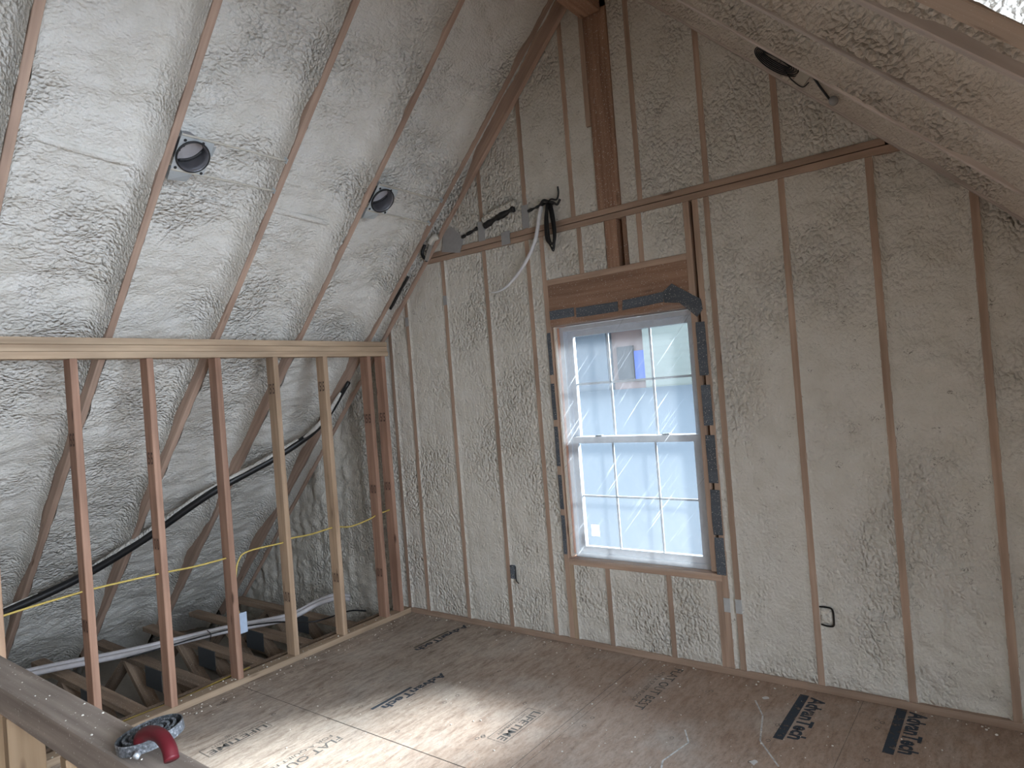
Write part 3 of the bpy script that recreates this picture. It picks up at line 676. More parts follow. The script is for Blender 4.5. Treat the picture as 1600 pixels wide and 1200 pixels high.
foamrope(0.32, 0.60, (-0.012, -0.004, 0.026), 0.026); foamrope(0.60, 0.80, (0.0, -0.012, 0.022), 0.022); foamrope(0.82, 0.97, (0.01, -0.02, 0.006), 0.020); foamrope(0.08, 0.22, (-0.005, -0.006, 0.024), 0.014)
YX = -4.075
c1 = tube('yellow_cable', [(YX, 0.3, 0.74), (YX, 1.062, 0.803), (YX-0.01, 1.40, 0.818), (YX, 1.47, 0.822), (YX-0.03, 1.65, 0.812), (YX, 1.816, 0.812), (YX, 1.9, 0.808), (YX-0.02, 2.05, 0.795), (YX, 2.25, 0.800)], 0.0055, M_yellow, seg=8); tag(c1, 'yellow electrical cable running through the reddish studs before the switch box', 'cable')
c2 = tube('yellow_cable', [(YX-0.02, 2.315, 0.42), (YX, 2.292, 0.50), (YX+0.005, 2.295, 0.66), (YX, 2.325, 0.765), (YX, 2.40, 0.808), (YX, 2.66, 0.805), (YX, 2.72, 0.82), (YX-0.02, 2.90, 0.808), (YX, 3.085, 0.820), (YX-0.02, 3.25, 0.79), (YX, 3.42, 0.812), (YX, 3.50, 0.832), (YX, 3.64, 0.845)], 0.0055, M_yellow, seg=8); tag(c2, 'yellow electrical cable rising from the switch box to the corner studs', 'cable')
c3 = tube('yellow_cable', [(-4.22, 1.30, -0.03), (-4.21, 1.6, 0.004), (-4.19, 1.95, 0.006), (-4.20, 2.2, 0.012), (-4.25, 2.45, 0.0)], 0.0055, M_yellow, seg=8); tag(c3, 'yellow cable lying low along the open floor edge by the trusses', 'cable')
sb = empty('switch_box', (-4.10, 2.355, 0.37)); tag(sb, 'small blue-grey switch box behind the foot of a reddish stud', 'box')
box('box_body', (-4.135, 2.286, 0.315), (-4.062, 2.338, 0.425), M_bluebox, sb, bev=0.004); box('box_flange', (-4.066, 2.281, 0.305), (-4.058, 2.345, 0.435), M_bluebox, sb, bev=0.002)
T1 = [(-5.70, 1.20, 0.01), (-5.60, 1.60, 0.015), (-5.30, 2.12, 0.02), (-5.06, 2.72, 0.022), (-4.80, 3.10, 0.035), (-4.66, 3.30, 0.11), (-4.62, 3.46, 0.12), (-4.66, 3.62, 0.06)]
o = tube('white_tube', T1, 0.019, M_conduit, seg=12); tag(o, 'white tube on the trusses, the one nearer the floor edge', 'tube', 'white tubes on the trusses')
o = tube('white_tube', [(x-0.035, y+0.035, z+0.012) for x, y, z in T1], 0.019, M_conduit, seg=12); tag(o, 'white tube on the trusses, the one nearer the foam slope', 'tube', 'white tubes on the trusses')
o = tube('black_cable', [(-5.15, 2.05, 0.045), (-5.0, 2.65, 0.052), (-4.75, 2.95, 0.065), (-4.5, 3.15, 0.045), (-4.45, 3.45, 0.04), (-4.42, 3.6, 0.0)], 0.006, M_black, seg=8); tag(o, 'thin black cable lying over the white tubes on the trusses', 'cable')
o = tube('cable_tie', [(-5.075, 2.60, 0.07), (-5.045, 2.61, 0.045), (-5.05, 2.61, 0.0)], 0.003, M_black, seg=6); tag(o, 'small black tie hooked round the white tubes by the switch box', 'tie')

# ------------------------------------------------------------------ window
wd = empty('window_1', (-1.97, 3.82, 0.58)); tag(wd, kind=ST)
def wbox(name, x0, x1, z0, z1, y0, y1, m=M_vinyl, par=wd, bev=0.003): return box(name, (x0, y0, z0), (x1, y1, z1), m, par, bev)
wx0, wx1, wz0, wz1 = -2.452, -1.500, 0.575, 2.115
def ring(name, x0, x1, z0, z1, t, y0, y1, m, par, tb=None):
    tb = t if tb is None else tb
    r = wbox(name, x0, x1, z0, z0+tb, y0, y1, m, par)
    bm = bmesh.new(); bm.from_mesh(r.data); base = Vector(r.location)
    for lo, hi in [((x0, y0, z1-t), (x1, y1, z1)), ((x0, y0, z0+tb), (x0+t, y1, z1-t)), ((x1-t, y0, z0+tb), (x1, y1, z1-t))]:
        lo, hi = Vector(lo), Vector(hi)
        g = bmesh.ops.create_cube(bm, size=1.0); c = (lo+hi)/2-base; d = hi-lo
        for v in g['verts']: v.co = Vector((v.co.x*d.x, v.co.y*d.y, v.co.z*d.z))+c
    bm.to_mesh(r.data); bm.free(); return r
ring('window_frame', wx0, wx1, wz0, wz1, 0.030, 3.800, 3.895, M_vinyl, wd)
us = ring('upper_sash', wx0+0.03, wx1-0.03, 1.335, wz1-0.03, 0.040, 3.855, 3.885, M_vinyl, wd)
lsash = ring('lower_sash', wx0+0.03, wx1-0.03, wz0+0.03, 1.375, 0.042, 3.812, 3.848, M_vinyl, wd)
wbox('pane', wx0+0.07, wx1-0.07, 1.37, wz1-0.07, 3.868, 3.872, M_glass, us, 0)
wbox('pane', wx0+0.07, wx1-0.07, wz0+0.07, 1.335, 3.828, 3.832, M_glass, lsash, 0)
gx = [-2.125, -1.825]
for x in gx:
    wbox('muntin', x-0.007, x+0.007, 1.37, wz1-0.07, 3.864, 3.876, M_muntin, us, 0.001); wbox('muntin', x-0.006, x+0.006, wz0+0.07, 1.335, 3.824, 3.836, M_muntin, lsash, 0.001)
wbox('muntin', wx0+0.07, wx1-0.07, 1.718, 1.732, 3.864, 3.876, M_muntin, us, 0.001); wbox('muntin', wx0+0.07, wx1-0.07, 0.974, 0.986, 3.824, 3.836, M_muntin, lsash, 0.001)
for x in (-2.22, -1.75): wbox('sash_lock', x-0.025, x+0.025, 1.372, 1.384, 3.815, 3.845, M_black, lsash, 0.002)
wbox('jamb_strip', -2.468, -2.452, 0.585, 2.118, 3.752, 3.83, M_jamb)
wbox('sealant_strip', -2.4525, -2.446, 0.60, 2.11, 3.775, 3.797, M_rust)
wbox('maker_sticker', -2.335, -2.275, 0.715, 0.79, 3.8265, 3.8275, M_paper, lsash, 0)
for i in range(5):
    wbox('sticker_print', -2.330, -2.298, 0.728+0.012*i, 0.731+0.012*i, 3.8258, 3.8263, M_ink, lsash, 0)
# film stapled over the opening
nx_, nz_ = 60, 90; V = []; Q = []
for i in range(nz_+1):
    for j in range(nx_+1):
        u, v = j/nx_, i/nz_
        x = -0.478+0.956*u; z = -0.787+1.574*v
        if v > 0.93 and u > 0.72: z += 0.02*math.sin((u-0.72)*11)
        edge = min(u, 1-u, v*1.4, (1-v)*1.4)
        y = 0.010*noise.noise(Vector((x*4, z*2.5, 1)))*min(1, edge*8) + 0.004*noise.noise(Vector(((x+z)*14, (x-z)*2.5, 3)))*min(1, edge*12)
        y += 0.006*math.exp(-edge*30)*math.sin((x+z)*110)*0.5
        V.append((x, y, z))
for i in range(nz_):
    for j in range(nx_):
        a = i*(nx_+1)+j; Q.append((a, a+1, a+nx_+2, a+nx_+1))
film = mesh_np('plastic_sheet', V, Q, M_film); film.location = (-1.972, 3.738, 1.345); tag(film, 'clear crinkled plastic sheet stretched over the window opening', 'plastic sheet')

# ------------------------------------------------------------------ tapes
def tape(pts, lab, m=M_tape, y=3.742, cat='tape', group='flashing tape around the window', name='tape_strip'):
    pp = []
    for i in range(len(pts)):          # slightly ragged edges
        a, b = Vector((pts[i][0], 0, pts[i][1])), Vector((pts[(i+1) % len(pts)][0], 0, pts[(i+1) % len(pts)][1]))
        n_ = max(1, int((b-a).length/0.05))
        for q in range(n_):
            c = a.lerp(b, q/n_); pp.append((c.x+random.uniform(-.0015, .0015), y, c.z+random.uniform(-.0015, .0015)))
    o = poly_plate(name, pp, (0, -1, 0), 0.0025, m); tag(o, lab, cat, group); return o
def rect(x0, x1, z0, z1, sk=0.0): return [(x0, z0), (x1, z0+sk), (x1, z1+sk), (x0, z1)]
tape(rect(-2.475, -2.285, 2.170, 2.228), 'grey tape on the window header at the end nearest the dangling white cable')
tape(rect(-2.270, -1.965, 2.160, 2.222), 'grey tape on the middle of the window header')
tape([(-1.935, 2.162), (-1.66, 2.175), (-1.655, 2.235), (-1.93, 2.222)], 'grey tape on the header before the folded corner piece')
tape([(-1.655, 2.170), (-1.56, 2.155), (-1.462, 2.06), (-1.425, 2.10), (-1.43, 2.16), (-1.60, 2.275), (-1.66, 2.235)], 'folded grey tape corner piece at the upper window corner')
for z0, z1, lab in [(1.80, 2.085, 'topmost grey tape on the jamb nearest the knee wall'), (1.50, 1.745, 'second grey tape down on the jamb nearest the knee wall'), (1.19, 1.455, 'middle grey tape on the jamb nearest the knee wall'), (0.90, 1.13, 'grey tape second from the sill on the jamb nearest the knee wall'), (0.60, 0.86, 'lowest grey tape on the jamb nearest the knee wall')]:
    tape(rect(-2.512, -2.484, z0, z1), lab)
for z0, z1, x0, lab in [(1.72, 2.03, -1.475, 'topmost grey tape on the jamb by the king stud'), (1.43, 1.665, -1.472, 'second grey tape down on the jamb by the king stud'), (1.10, 1.375, -1.470, 'middle grey tape on the jamb by the king stud'), (0.80, 1.06, -1.468, 'grey tape second from the sill on the jamb by the king stud'), (0.57, 0.785, -1.466, 'lowest grey tape on the jamb by the king stud, at the sill')]:
    tape(rect(x0, x0+0.055, z0, z1), lab)
gt = 'duct tape along the beam'
tape([(-3.40, 2.80), (-3.22, 2.76), (-3.17, 2.86), (-3.29, 2.97), (-3.37, 2.93)], 'large grey duct tape patch over the beam end by the knee wall rafter', M_duct, 3.738, 'tape', gt)
tape(rect(-3.035, -2.975, 2.805, 2.945), 'grey duct tape over the foot of the shortest upper gable stud', M_duct, 3.741, 'tape', gt)
tape(rect(-2.640, -2.585, 2.815, 2.975), 'grey duct tape over the stud foot nearer the black coil', M_duct, 3.741, 'tape', gt)
tape(rect(-2.830, -2.755, 2.738, 2.830), 'square grey duct tape patch on the beam face', M_duct, 3.740, 'tape', gt)
for z0, z1, x0, x1, lab in [(2.29, 2.36, -3.85, -3.815, 'small grey tape high on the first full gable stud'), (2.40, 2.47, -3.428, -3.392, 'small grey tape on the second gable stud under the duct tape patch')]:
    tape(rect(x0, x1, z0, z1), lab, M_duct, 3.7425, 'tape', 'small tapes on the gable studs')
# nail plates near the floor beside the window
for x, lab in [(-1.423, 'small galvanised nail plate low on the king stud'), (-1.356, 'small galvanised nail plate low on the stud beyond the king stud')]:
    o = box('nail_plate', (x-0.018, 3.7405, 0.36), (x+0.018, 3.7435, 0.44), M_galv, bev=0.0005); tag(o, lab, 'nail plate', 'nail plates by the window')

# ------------------------------------------------------------------ dark gaps in the gable foam: black cable seen in the cracked foam above the beam
def strap(P, r, lab, name='buried_cable', m=M_black, flat=0.5):
    o = tube(name, P, r, m, seg=8, rfun=lambda t: 0.55+0.6*abs(math.sin(t*7+1))+0.4*noise.noise(Vector((t*31, r, 2)))); tag(o, lab, 'cable', 'black cable along the beam'); return o
strap([(-3.19, 3.738, 2.868), (-3.12, 3.738, 2.885), (-3.04, 3.739, 2.905)], 0.012, 'black cable in the foam between the duct tape patch and first taped stud foot')
strap([(-2.97, 3.738, 2.905), (-2.86, 3.736, 2.935), (-2.77, 3.739, 2.958), (-2.70, 3.744, 2.975)], 0.022, 'black cable showing in the foam between the two taped stud feet')
strap([(-2.585, 3.738, 2.925), (-2.52, 3.738, 2.935), (-2.45, 3.738, 2.945), (-2.38, 3.74, 2.935)], 0.010, 'black cable showing in the foam behind the black coil')
o = tube('foam_ridge', [(-2.975, 3.736, 2.945), (-2.86, 3.725, 2.978), (-2.76, 3.73, 2.995), (-2.68, 3.738, 3.01)], 0.024, M_foam_wall, wf, seg=10)
# coil
coil = empty('cable_coil', (-2.42, 3.70, 2.93)); tag(coil, 'coil of thin black cable hanging over the beam beside the white cable', 'cable coil')
for i in range(6):
    dx = 0.007*i-0.014; L = 0.27+0.012*((i*37) % 5); cx_ = -2.405+0.004*((i*13) % 4)
    P = [(cx_-0.012+dx*0.4, 3.722-0.004*i, 2.935), (cx_-0.022+dx, 3.715-0.004*i, 2.82), (cx_-0.02+dx, 3.712-0.003*i, 2.70), (cx_+0.012+dx*0.5, 3.712-0.003*i, 2.93-L), (cx_+0.034+dx*0.6, 3.712-0.003*i, 2.71), (cx_+0.030+dx, 3.715-0.004*i, 2.82), (cx_+0.01+dx, 3.72-0.004*i, 2.935)]
    tube('cable_loop', P, 0.0045, M_black, coil, seg=6, per=6)
tube('cable_end', [(-2.42, 3.72, 2.935), (-2.37, 3.70, 2.95), (-2.33, 3.705, 2.94), (-2.315, 3.71, 2.975), (-2.31, 3.70, 3.02)], 0.006, M_black, coil, seg=6)
tube('cable_end', [(-2.40, 3.715, 2.94), (-2.35, 3.69, 2.925), (-2.325, 3.70, 2.905), (-2.30, 3.70, 2.935)], 0.008, M_black, coil, seg=6)
tube('cable_end', [(-2.47, 3.715, 2.93), (-2.43, 3.70, 2.955), (-2.39, 3.70, 2.94)], 0.010, M_black, coil, seg=6)
o = tube('white_cable', [(-2.462, 3.72, 2.925), (-2.475, 3.705, 2.86), (-2.515, 3.69, 2.70), (-2.60, 3.66, 2.55), (-2.72, 3.64, 2.44), (-2.80, 3.63, 2.405), (-2.872, 3.63, 2.405)], 0.011, M_whitecable, seg=10, rfun=lambda t: 1.25-0.95*t*t); tag(o, 'white cable dangling in a curve from the beam beside the window', 'cable')

# gable boxes
ob = empty('outlet_box', (-2.965, 3.76, 0.43)); tag(ob, 'small dark recessed outlet box beside a gable stud, lid hanging', 'outlet box')
box('box_body', (-2.983, 3.738, 0.385), (-2.943, 3.80, 0.48), M_tape, ob, bev=0.002); tube('wire', [(-2.935, 3.742, 0.475), (-2.932, 3.736, 0.42), (-2.925, 3.733, 0.375), (-2.905, 3.73, 0.36)], 0.004, M_black, ob, seg=6)
fb = empty('junction_box', (-0.88, 3.75, 0.42)); tag(fb, 'square foam-covered junction box outline beside the gable stud', 'junction box')
box('box_face', (-0.922, 3.737, 0.372), (-0.868, 3.775, 0.452), M_foam_wall, fb, bev=0.006)
tube('dark_rim', [(-0.925, 3.742, 0.458), (-0.89, 3.738, 0.461), (-0.862, 3.738, 0.452), (-0.858, 3.738, 0.41), (-0.862, 3.738, 0.368), (-0.89, 3.738, 0.362), (-0.922, 3.741, 0.366)], 0.0048, M_dark_slot, fb, seg=6)

# foam overspray at the rafter foot by the beam
b1 = tube('foam_lump', [(-3.44, 3.66, 2.86), (-3.41, 3.66, 2.89), (-3.37, 3.67, 2.905)], 0.026, M_foam_wall, wf, seg=10)
gp = poly_plate('tape_strip', [(-3.505, 3.655, 2.745), (-3.47, 3.655, 2.735), (-3.385, 3.655, 2.885), (-3.41, 3.655, 2.915)], (0, -1, 0), 0.003, plain('pale_tape', (0.42, 0.41, 0.38), 0.6)); tag(gp, 'pale tape strip folded over the last rafter foot beside the duct tape patch', 'tape', gt)
o = tube('black_cable', [(-3.50, 3.665, 2.865), (-3.53, 3.66, 2.80), (-3.49, 3.665, 2.74)], 0.012, M_black, seg=8); tag(o, 'short black cable loop behind the pale tape strip at the rafter foot', 'cable')
o = tube('buried_cable', [ls(-3.66, 3.645, 0.03), ls(-3.75, 3.64, 0.028), ls(-3.88, 3.64, 0.03)], 0.011, M_black, seg=8); tag(o, 'black cable bared in the narrow foam bay below the duct tape patch', 'cable')

# ------------------------------------------------------------------ recessed light cans
def can(cxx, cyy, y_lo, y_hi, bars, lab):
    """round housing in the left slope. local frame: a = along slope down, t = +Y, n = into roof"""
    root = empty('ceiling_can', ls(cxx, cyy)); tag(root, lab, 'recessed light', 'recessed light cans')
    ev, tv, nv = Vector((-0.7071, 0, -0.7071)), Vector((0, 1, 0)), Vector((-0.7071, 0, 0.7071))
    O = ls(cxx, cyy, -0.004)
    def P(a, t, n): return O+ev*a+tv*t+nv*n
    seg = 48; r = 0.080; hw = 0.092
    # plate: square with a round hole
    V, Fq = [], []
    for k in range(seg):
        an = 2*math.pi*k/seg; c_, s_ = math.cos(an), math.sin(an); m_ = max(abs(c_), abs(s_))
        for n_ in (0.0, 0.002):
            V.append(P(c_*r, s_*r, n_+0.006)); V.append(P(c_/m_*hw*1.02, s_/m_*hw*0.93, n_+0.006))
    for k in range(seg):
        a, b = k*4, ((k+1) % seg)*4
        Fq += [[a, a+1, b+1, b], [a+2, b+2, b+3, a+3], [a+1, a+3, b+3, b+1]]
    me = bpy.data.meshes.new('mounting_plate'); me.from_pydata([tuple(v) for v in V], [], Fq); link('mounting_plate', me, M_galv, root)
    for (a, t) in [(-0.075, -0.06), (0.078, -0.065), (0.08, 0.07), (-0.08, 0.03)]:
        tube('plate_hole', [P(a, t, 0.0055), P(a, t, 0.0045)], 0.008, M_gasket, root, smoothpath=False, seg=12)
    def lathe(name, prof, m, sm=True, open_=True):
        V, Fq = [], []
        for (rr, n_) in prof:
            for k in range(seg):
                an = 2*math.pi*k/seg; V.append(tuple(P(math.cos(an)*rr, math.sin(an)*rr, n_)))
        for i in range(len(prof)-1):
            for k in range(seg): Fq.append([i*seg+k, i*seg+(k+1) % seg, (i+1)*seg+(k+1) % seg, (i+1)*seg+k])
        me = bpy.data.meshes.new(name); me.from_pydata(V, [], Fq); me.polygons.foreach_set('use_smooth', [sm]*len(Fq))
        return link(name, me, m, root)
    lathe('gasket_ring', [(0.078, 0.002), (0.079, -0.007), (0.084, -0.008), (0.086, 0.002), (0.084, 0.006)], M_gasket)
    lathe('housing', [(0.079, -0.004), (0.077, -0.003), (0.0765, 0.03), (0.0765, 0.125), (0.070, 0.138), (0.0005, 0.140)], M_galvdark)
    # socket plate: most of a disc, its free edge bowed, with a dark gap beyond
    a0, a1 = math.radians(118), math.radians(318)
    arc = [(math.cos(a0+(a1-a0)*k/24)*0.074, math.sin(a0+(a1-a0)*k/24)*0.074) for k in range(25)]
    q0, q2 = Vector(arc[-1]), Vector(arc[0]); q1 = (q0+q2)/2+Vector((0.034, 0.034))
    edge = [q0*(1-u)**2+q1*2*u*(1-u)+q2*u*u for u in [k/12 for k in range(1, 12)]]
    out_ = arc+[tuple(v) for v in edge]
    poly_plate('socket_plate', [P(a, t, 0.060) for a, t in out_], nv, 0.004, M_plate_metal, root)
    tube('dark_gap', [P(v[0]+0.005, v[1]+0.005, 0.062) for v in edge], 0.009, M_gasket, root, smoothpath=False, seg=8)
    for a, t in [(-0.022, -0.030), (0.006, -0.044)]: tube('vent_hole', [P(a, t, 0.0595), P(a, t, 0.058)], 0.0055, M_gasket, root, smoothpath=False, seg=10)
    tube('trip_switch', [P(0.030, 0.030, 0.10), P(0.030, 0.030, 0.072)], 0.019, M_socket, root, smoothpath=False, seg=16)
    for a in bars:
        z0 = y_lo-cyy; z1 = y_hi-cyy
        tube('hanger_bar', [P(a, z0+0.01, 0.006), P(a, (z0+z1)/2, 0.010), P(a, z1-0.003, 0.006)], 0.006, M_bar, root, seg=8, flat=0.5)
        for q, sg in ((z0+0.005, 1), (z1-0.004, -1)):
            V8 = [P(a-0.014, q, -0.004), P(a+0.014, q, -0.004), P(a+0.014, q, 0.03), P(a-0.014, q, 0.03)]
            poly_plate('bar_foot', V8, tv*sg, 0.003, M_galv, root)
    # junction box under the plate
    B = [P(0.095, -0.085, 0.004), P(0.155, -0.08, 0.012), P(0.150, 0.02, 0.02), P(0.095, 0.03, 0.006)]
    poly_plate('junction_box', B, nv, 0.05, M_galv, root)
    B = [P(-0.075, 0.085, 0.006), P(-0.02, 0.085, 0.006), P(-0.02, 0.105, 0.02), P(-0.075, 0.108, 0.02)]
    poly_plate('spring_clip', B, nv, 0.004, M_galv, root)
    return root
M_bar = plain('foamed_bar', (0.60, 0.57, 0.50), 0.6, 0.2)
can(-3.262, 1.775, 1.68, 2.285, (-0.092*1.1, 0.092), 'larger round metal ceiling can on its square plate, nearer the camera')
can(-3.258, 3.043, 2.945, 3.55, (-0.092*1.1, 0.092), 'smaller round metal ceiling can on its square plate, nearer the gable')
# horizontal foam-covered rod ridges in neighbouring bays
for i, (x, ya, yb) in enumerate([(-3.20-0.17, 1.043+0.12, 1.64-0.05), (-3.46, 1.70, 2.25), (-3.46, 2.34, 2.88)]):
    o = tube('foam_ridge', [ls(x, ya, 0.172), ls(x-0.004, ya*0.8+yb*0.2, 0.160), ls(x-0.01, (ya+yb)/2, 0.160), ls(x-0.016, ya*0.2+yb*0.8, 0.158), ls(x-0.02, yb, 0.170)], 0.019, M_foam_roof, cl, seg=12)

# ------------------------------------------------------------------ coil and box on the low rafter by the gable
def rf(x, z_off, y=3.694): return rs(x, y, z_off)
rc = empty('cable_coil', rf(-0.93, 0.07)); tag(rc, 'black cable coil clipped to the foam-coated rafter against the gable', 'cable coil')
for i in range(6):
    a = 0.150-0.012*i; b = 0.046-0.0075*i
    P = []
    for k in range(17):
        an = 2*math.pi*k/16; P.append(rf(-0.945+0.7071*0.98*a*math.cos(an), 0.064+b*math.sin(an), 3.690-0.0035*i))
    tube('cable_loop', P, 0.0030, M_black, rc, seg=6, per=3)
tube('cable_end', [rf(-1.09, 0.105, 3.688), rf(-0.95, 0.10, 3.684), rf(-0.83, 0.09, 3.684)], 0.005, M_black, rc, seg=6)
rb = empty('junction_box', rf(-0.80, 0.05)); tag(rb, 'tiny open junction box below the cable coil on the gable rafter', 'junction box')
B = [rf(-0.845, 0.075, 3.699), rf(-0.80, 0.075, 3.699), rf(-0.80, 0.025, 3.699), rf(-0.845, 0.025, 3.699)]
poly_plate('box_body', B, (0, -1, 0), 0.02, M_bar, rb); tube('box_edge', [rf(-0.90, 0.045, 3.68), rf(-0.85, 0.022, 3.68), rf(-0.80, 0.018, 3.68), rf(-0.79, 0.05, 3.68)], 0.003, M_black, rb, seg=6)
o = tube('black_cable', [rf(-0.82, 0.088, 3.685), rf(-0.79, 0.08, 3.682), rf(-0.74, 0.055, 3.684), rf(-0.69, 0.032, 3.688)], 0.0055, M_black, seg=8); tag(o, 'black cable stub slanting from the rafter coil to a foamed knob', 'cable')
o = tube('foamed_knob', [rf(-0.675, 0.034, 3.695), rf(-0.672, 0.034, 3.672)], 0.022, M_duct, seg=12); tag(o, 'small round grey knob half sunk in foam on the gable rafter', 'knob')

# ------------------------------------------------------------------ railing
rl = empty('railing', (-1.9, 0.645, 0.0)); tag(rl, 'rough wooden guard railing with a flat board cap in front of the knee wall', 'railing')
lumber('cap_board', (-3.95, 0.645, 0.957), (-0.95, 0.645, 0.957), 0.089, 0.086, (0, 1, 0), M_rail, rl, bev=0.004)
for x0 in (-2.352, -1.928, -2.70, -1.50):
    lumber('post', (x0+h, 0.645, 0.0), (x0+h, 0.645, 0.914), TH, 0.088, (1, 0, 0), M_post, rl)
# curry comb
cc = empty('curry_comb', (-1.575, 0.668, 1.0)); tag(cc, 'round metal curry comb with a red handle, dusted with foam, on the railing', 'curry comb')
CO = Vector((-1.580, 0.668, 1.008))
ax_ = Vector((-0.604, 0.797, 0)); tilt = Matrix.Rotation(math.radians(-9), 3, ax_)
def cp_(a, b, c): return CO + tilt @ Vector((a, b, c))
def hoop(name, r, z0, z1, m=M_comb, teeth=0, th=0.0016):
    V, Fq = [], []; sg = 96
    for k in range(sg):
        an = 2*math.pi*k/sg; tz = z1-(0.0035 if (teeth and k % 2) else 0)
        for rr, zz in ((r, z0), (r, tz), (r-th, tz), (r-th, z0)): V.append(tuple(cp_(math.cos(an)*rr, math.sin(an)*rr, zz)))
    for k in range(sg):
        a, b = 4*k, 4*((k+1) % sg)
        for i in range(4): Fq.append([a+i, b+i, b+(i+1) % 4, a+(i+1) % 4])
    me = bpy.data.meshes.new(name); me.from_pydata(V, [], Fq); me.polygons.foreach_set('use_smooth', [False]*len(Fq)); return link(name, me, m, cc)
hoop('outer_ring', 0.068, 0.004, 0.026, th=0.0025)
for i, r in enumerate((0.054, 0.041, 0.028)): hoop('inner_ring', r, 0.008, 0.026-0.001*i, teeth=1, th=0.0055)
V = [tuple(cp_(math.cos(k*math.pi/24)*0.066, math.sin(k*math.pi/24)*0.066, 0.004+0.002*math.sin(k*3))) for k in range(48)]
me = bpy.data.meshes.new('packed_foam'); me.from_pydata(V, [], [list(range(48))]); link('packed_foam', me, M_combdark, cc)
tube('cross_bar', [cp_(-0.066, 0.010, 0.016), cp_(0.0, 0.0, 0.018), cp_(0.066, -0.010, 0.018)], 0.006, M_comb, cc, seg=8, flat=0.4)
tube('handle', [cp_(0.036, -0.034, 0.012), cp_(0.042, -0.034, 0.032), cp_(0.070, -0.028, 0.044), cp_(0.114, -0.024, 0.041), cp_(0.152, -0.028, 0.024), cp_(0.168, -0.034, 0.004)], 0.0145, M_red, cc, seg=18)
tube('rivet', [cp_(0.060, -0.052, 0.012), cp_(0.064, -0.060, 0.008)], 0.007, M_galv, cc, smoothpath=False, seg=10)

# ------------------------------------------------------------------ floor prints, seams, marks
ZF = 0.0008
RT, UP = (0, -1, 0), (1, 0, 0)
def prnt(body, x, ytop, length, height, m=M_ink, bold=0.0): return lettering('printed_lettering', body, (x, ytop, ZF), RT, UP, length, height, m, fl, bold)
def seam(name, a, b, wd_, m=M_dark_slot, z=ZF):
    a, b = Vector((*a, z)), Vector((*b, z)); d = (b-a).normalized(); n_ = Vector((-d.y, d.x, 0))*wd_/2
    me = bpy.data.meshes.new(name); me.from_pydata([tuple(a-n_), tuple(b-n_), tuple(b+n_), tuple(a+n_)], [], [[0, 1, 2, 3]]); return link(name, me, m, fl)
seam('panel_seam', (-1.972, -3.0), (-1.972, 3.74), 0.003, M_ink); seam('panel_seam', (-1.93, -3.0), (-1.93, 3.74), 0.002, M_inkfaint); seam('panel_seam', (-4.0, 2.248), (-1.972, 2.262), 0.003); seam('panel_seam', (-1.972, 1.03), (1.7, 1.03), 0.003)
seam('panel_seam', (-0.75, -3.0), (-0.75, 3.74), 0.002, M_inkfaint)
def lbox(x0, x1, y0, y1, m=M_ink, t=0.0035):
    for a, b in [((x0, y0), (x1, y0)), ((x1, y0), (x1, y1)), ((x1, y1), (x0, y1)), ((x0, y1), (x0, y0))]: seam('printed_border', a, b, t, m)
def lifetime(x, y, m=M_ink, L=0.352):
    prnt('LIFETIME', x+0.046, y-0.015, L-0.03, 0.048, m, 0.02); prnt('LIMITED WARRANTY', x+0.014, y-0.05, L-0.10, 0.020, m); lbox(x, x+0.108, y-L, y, m)
lifetime(-2.236, 2.870); lifetime(-3.47, 2.042)
prnt('FLAT OUT BEST', -2.985+0.042, 2.150, 0.56, 0.052, M_ink, 0.01); prnt('FOR A QUIET FLOOR', -2.995, 2.140, 0.47, 0.030, M_ink)
prnt('FLAT OUT BEST', -1.745, 3.680, 0.545, 0.056, M_ink, 0.01); prnt('FOR A QUIET FLOOR', -1.802, 3.600, 0.40, 0.030, M_ink)
def adv(x, y, L, m, bar=True, hgt=0.075):
    prnt('AdvanTech', x, y, L, hgt, m, 0.035)
    if bar: seam('printed_bar', (x-0.032, y+0.01), (x-0.032, y-L-0.03), 0.045, m)
adv(-3.43, 3.70, 0.52, M_inkblue, False, 0.060); seam('printed_bar', (-3.45, 3.55), (-3.45, 3.20), 0.022, M_inkfaint)
adv(-2.99, 2.985, 0.50, M_inkblue, False, 0.060); seam('printed_bar', (-3.012, 2.75), (-3.012, 2.44), 0.022, M_inkblue)
adv(-0.985, 3.665, 0.46, M_inkblue, True, 0.078); adv(-0.545, 3.725, 0.42, M_inkblue, True, 0.080)
random.seed(11)
V, Fq = [], []
for i in range(150):          # stamped nail-guide rings
    gx_ = -3.9+0.4064*random.randint(0, 12)+random.uniform(-.02, .02); gy_ = 1.0+random.uniform(0, 2.7)
    if gx_ > 1.5: continue
    r = 0.011
    b0 = len(V)
    for k in range(8):
        an = 2*math.pi*k/8
        V += [(gx_+math.cos(an)*r, gy_+math.sin(an)*r*1.2, ZF), (gx_+math.cos(an)*(r-0.003), gy_+math.sin(an)*(r-0.003)*1.2, ZF)]
    for k in range(8):
        a, b = b0+2*k, b0+2*((k+1) % 8); Fq.append([a, b, b+1, a+1])
me = bpy.data.meshes.new('nail_guide_marking'); me.from_pydata(V, [], Fq); link('nail_guide_marking', me, M_ink, fl)
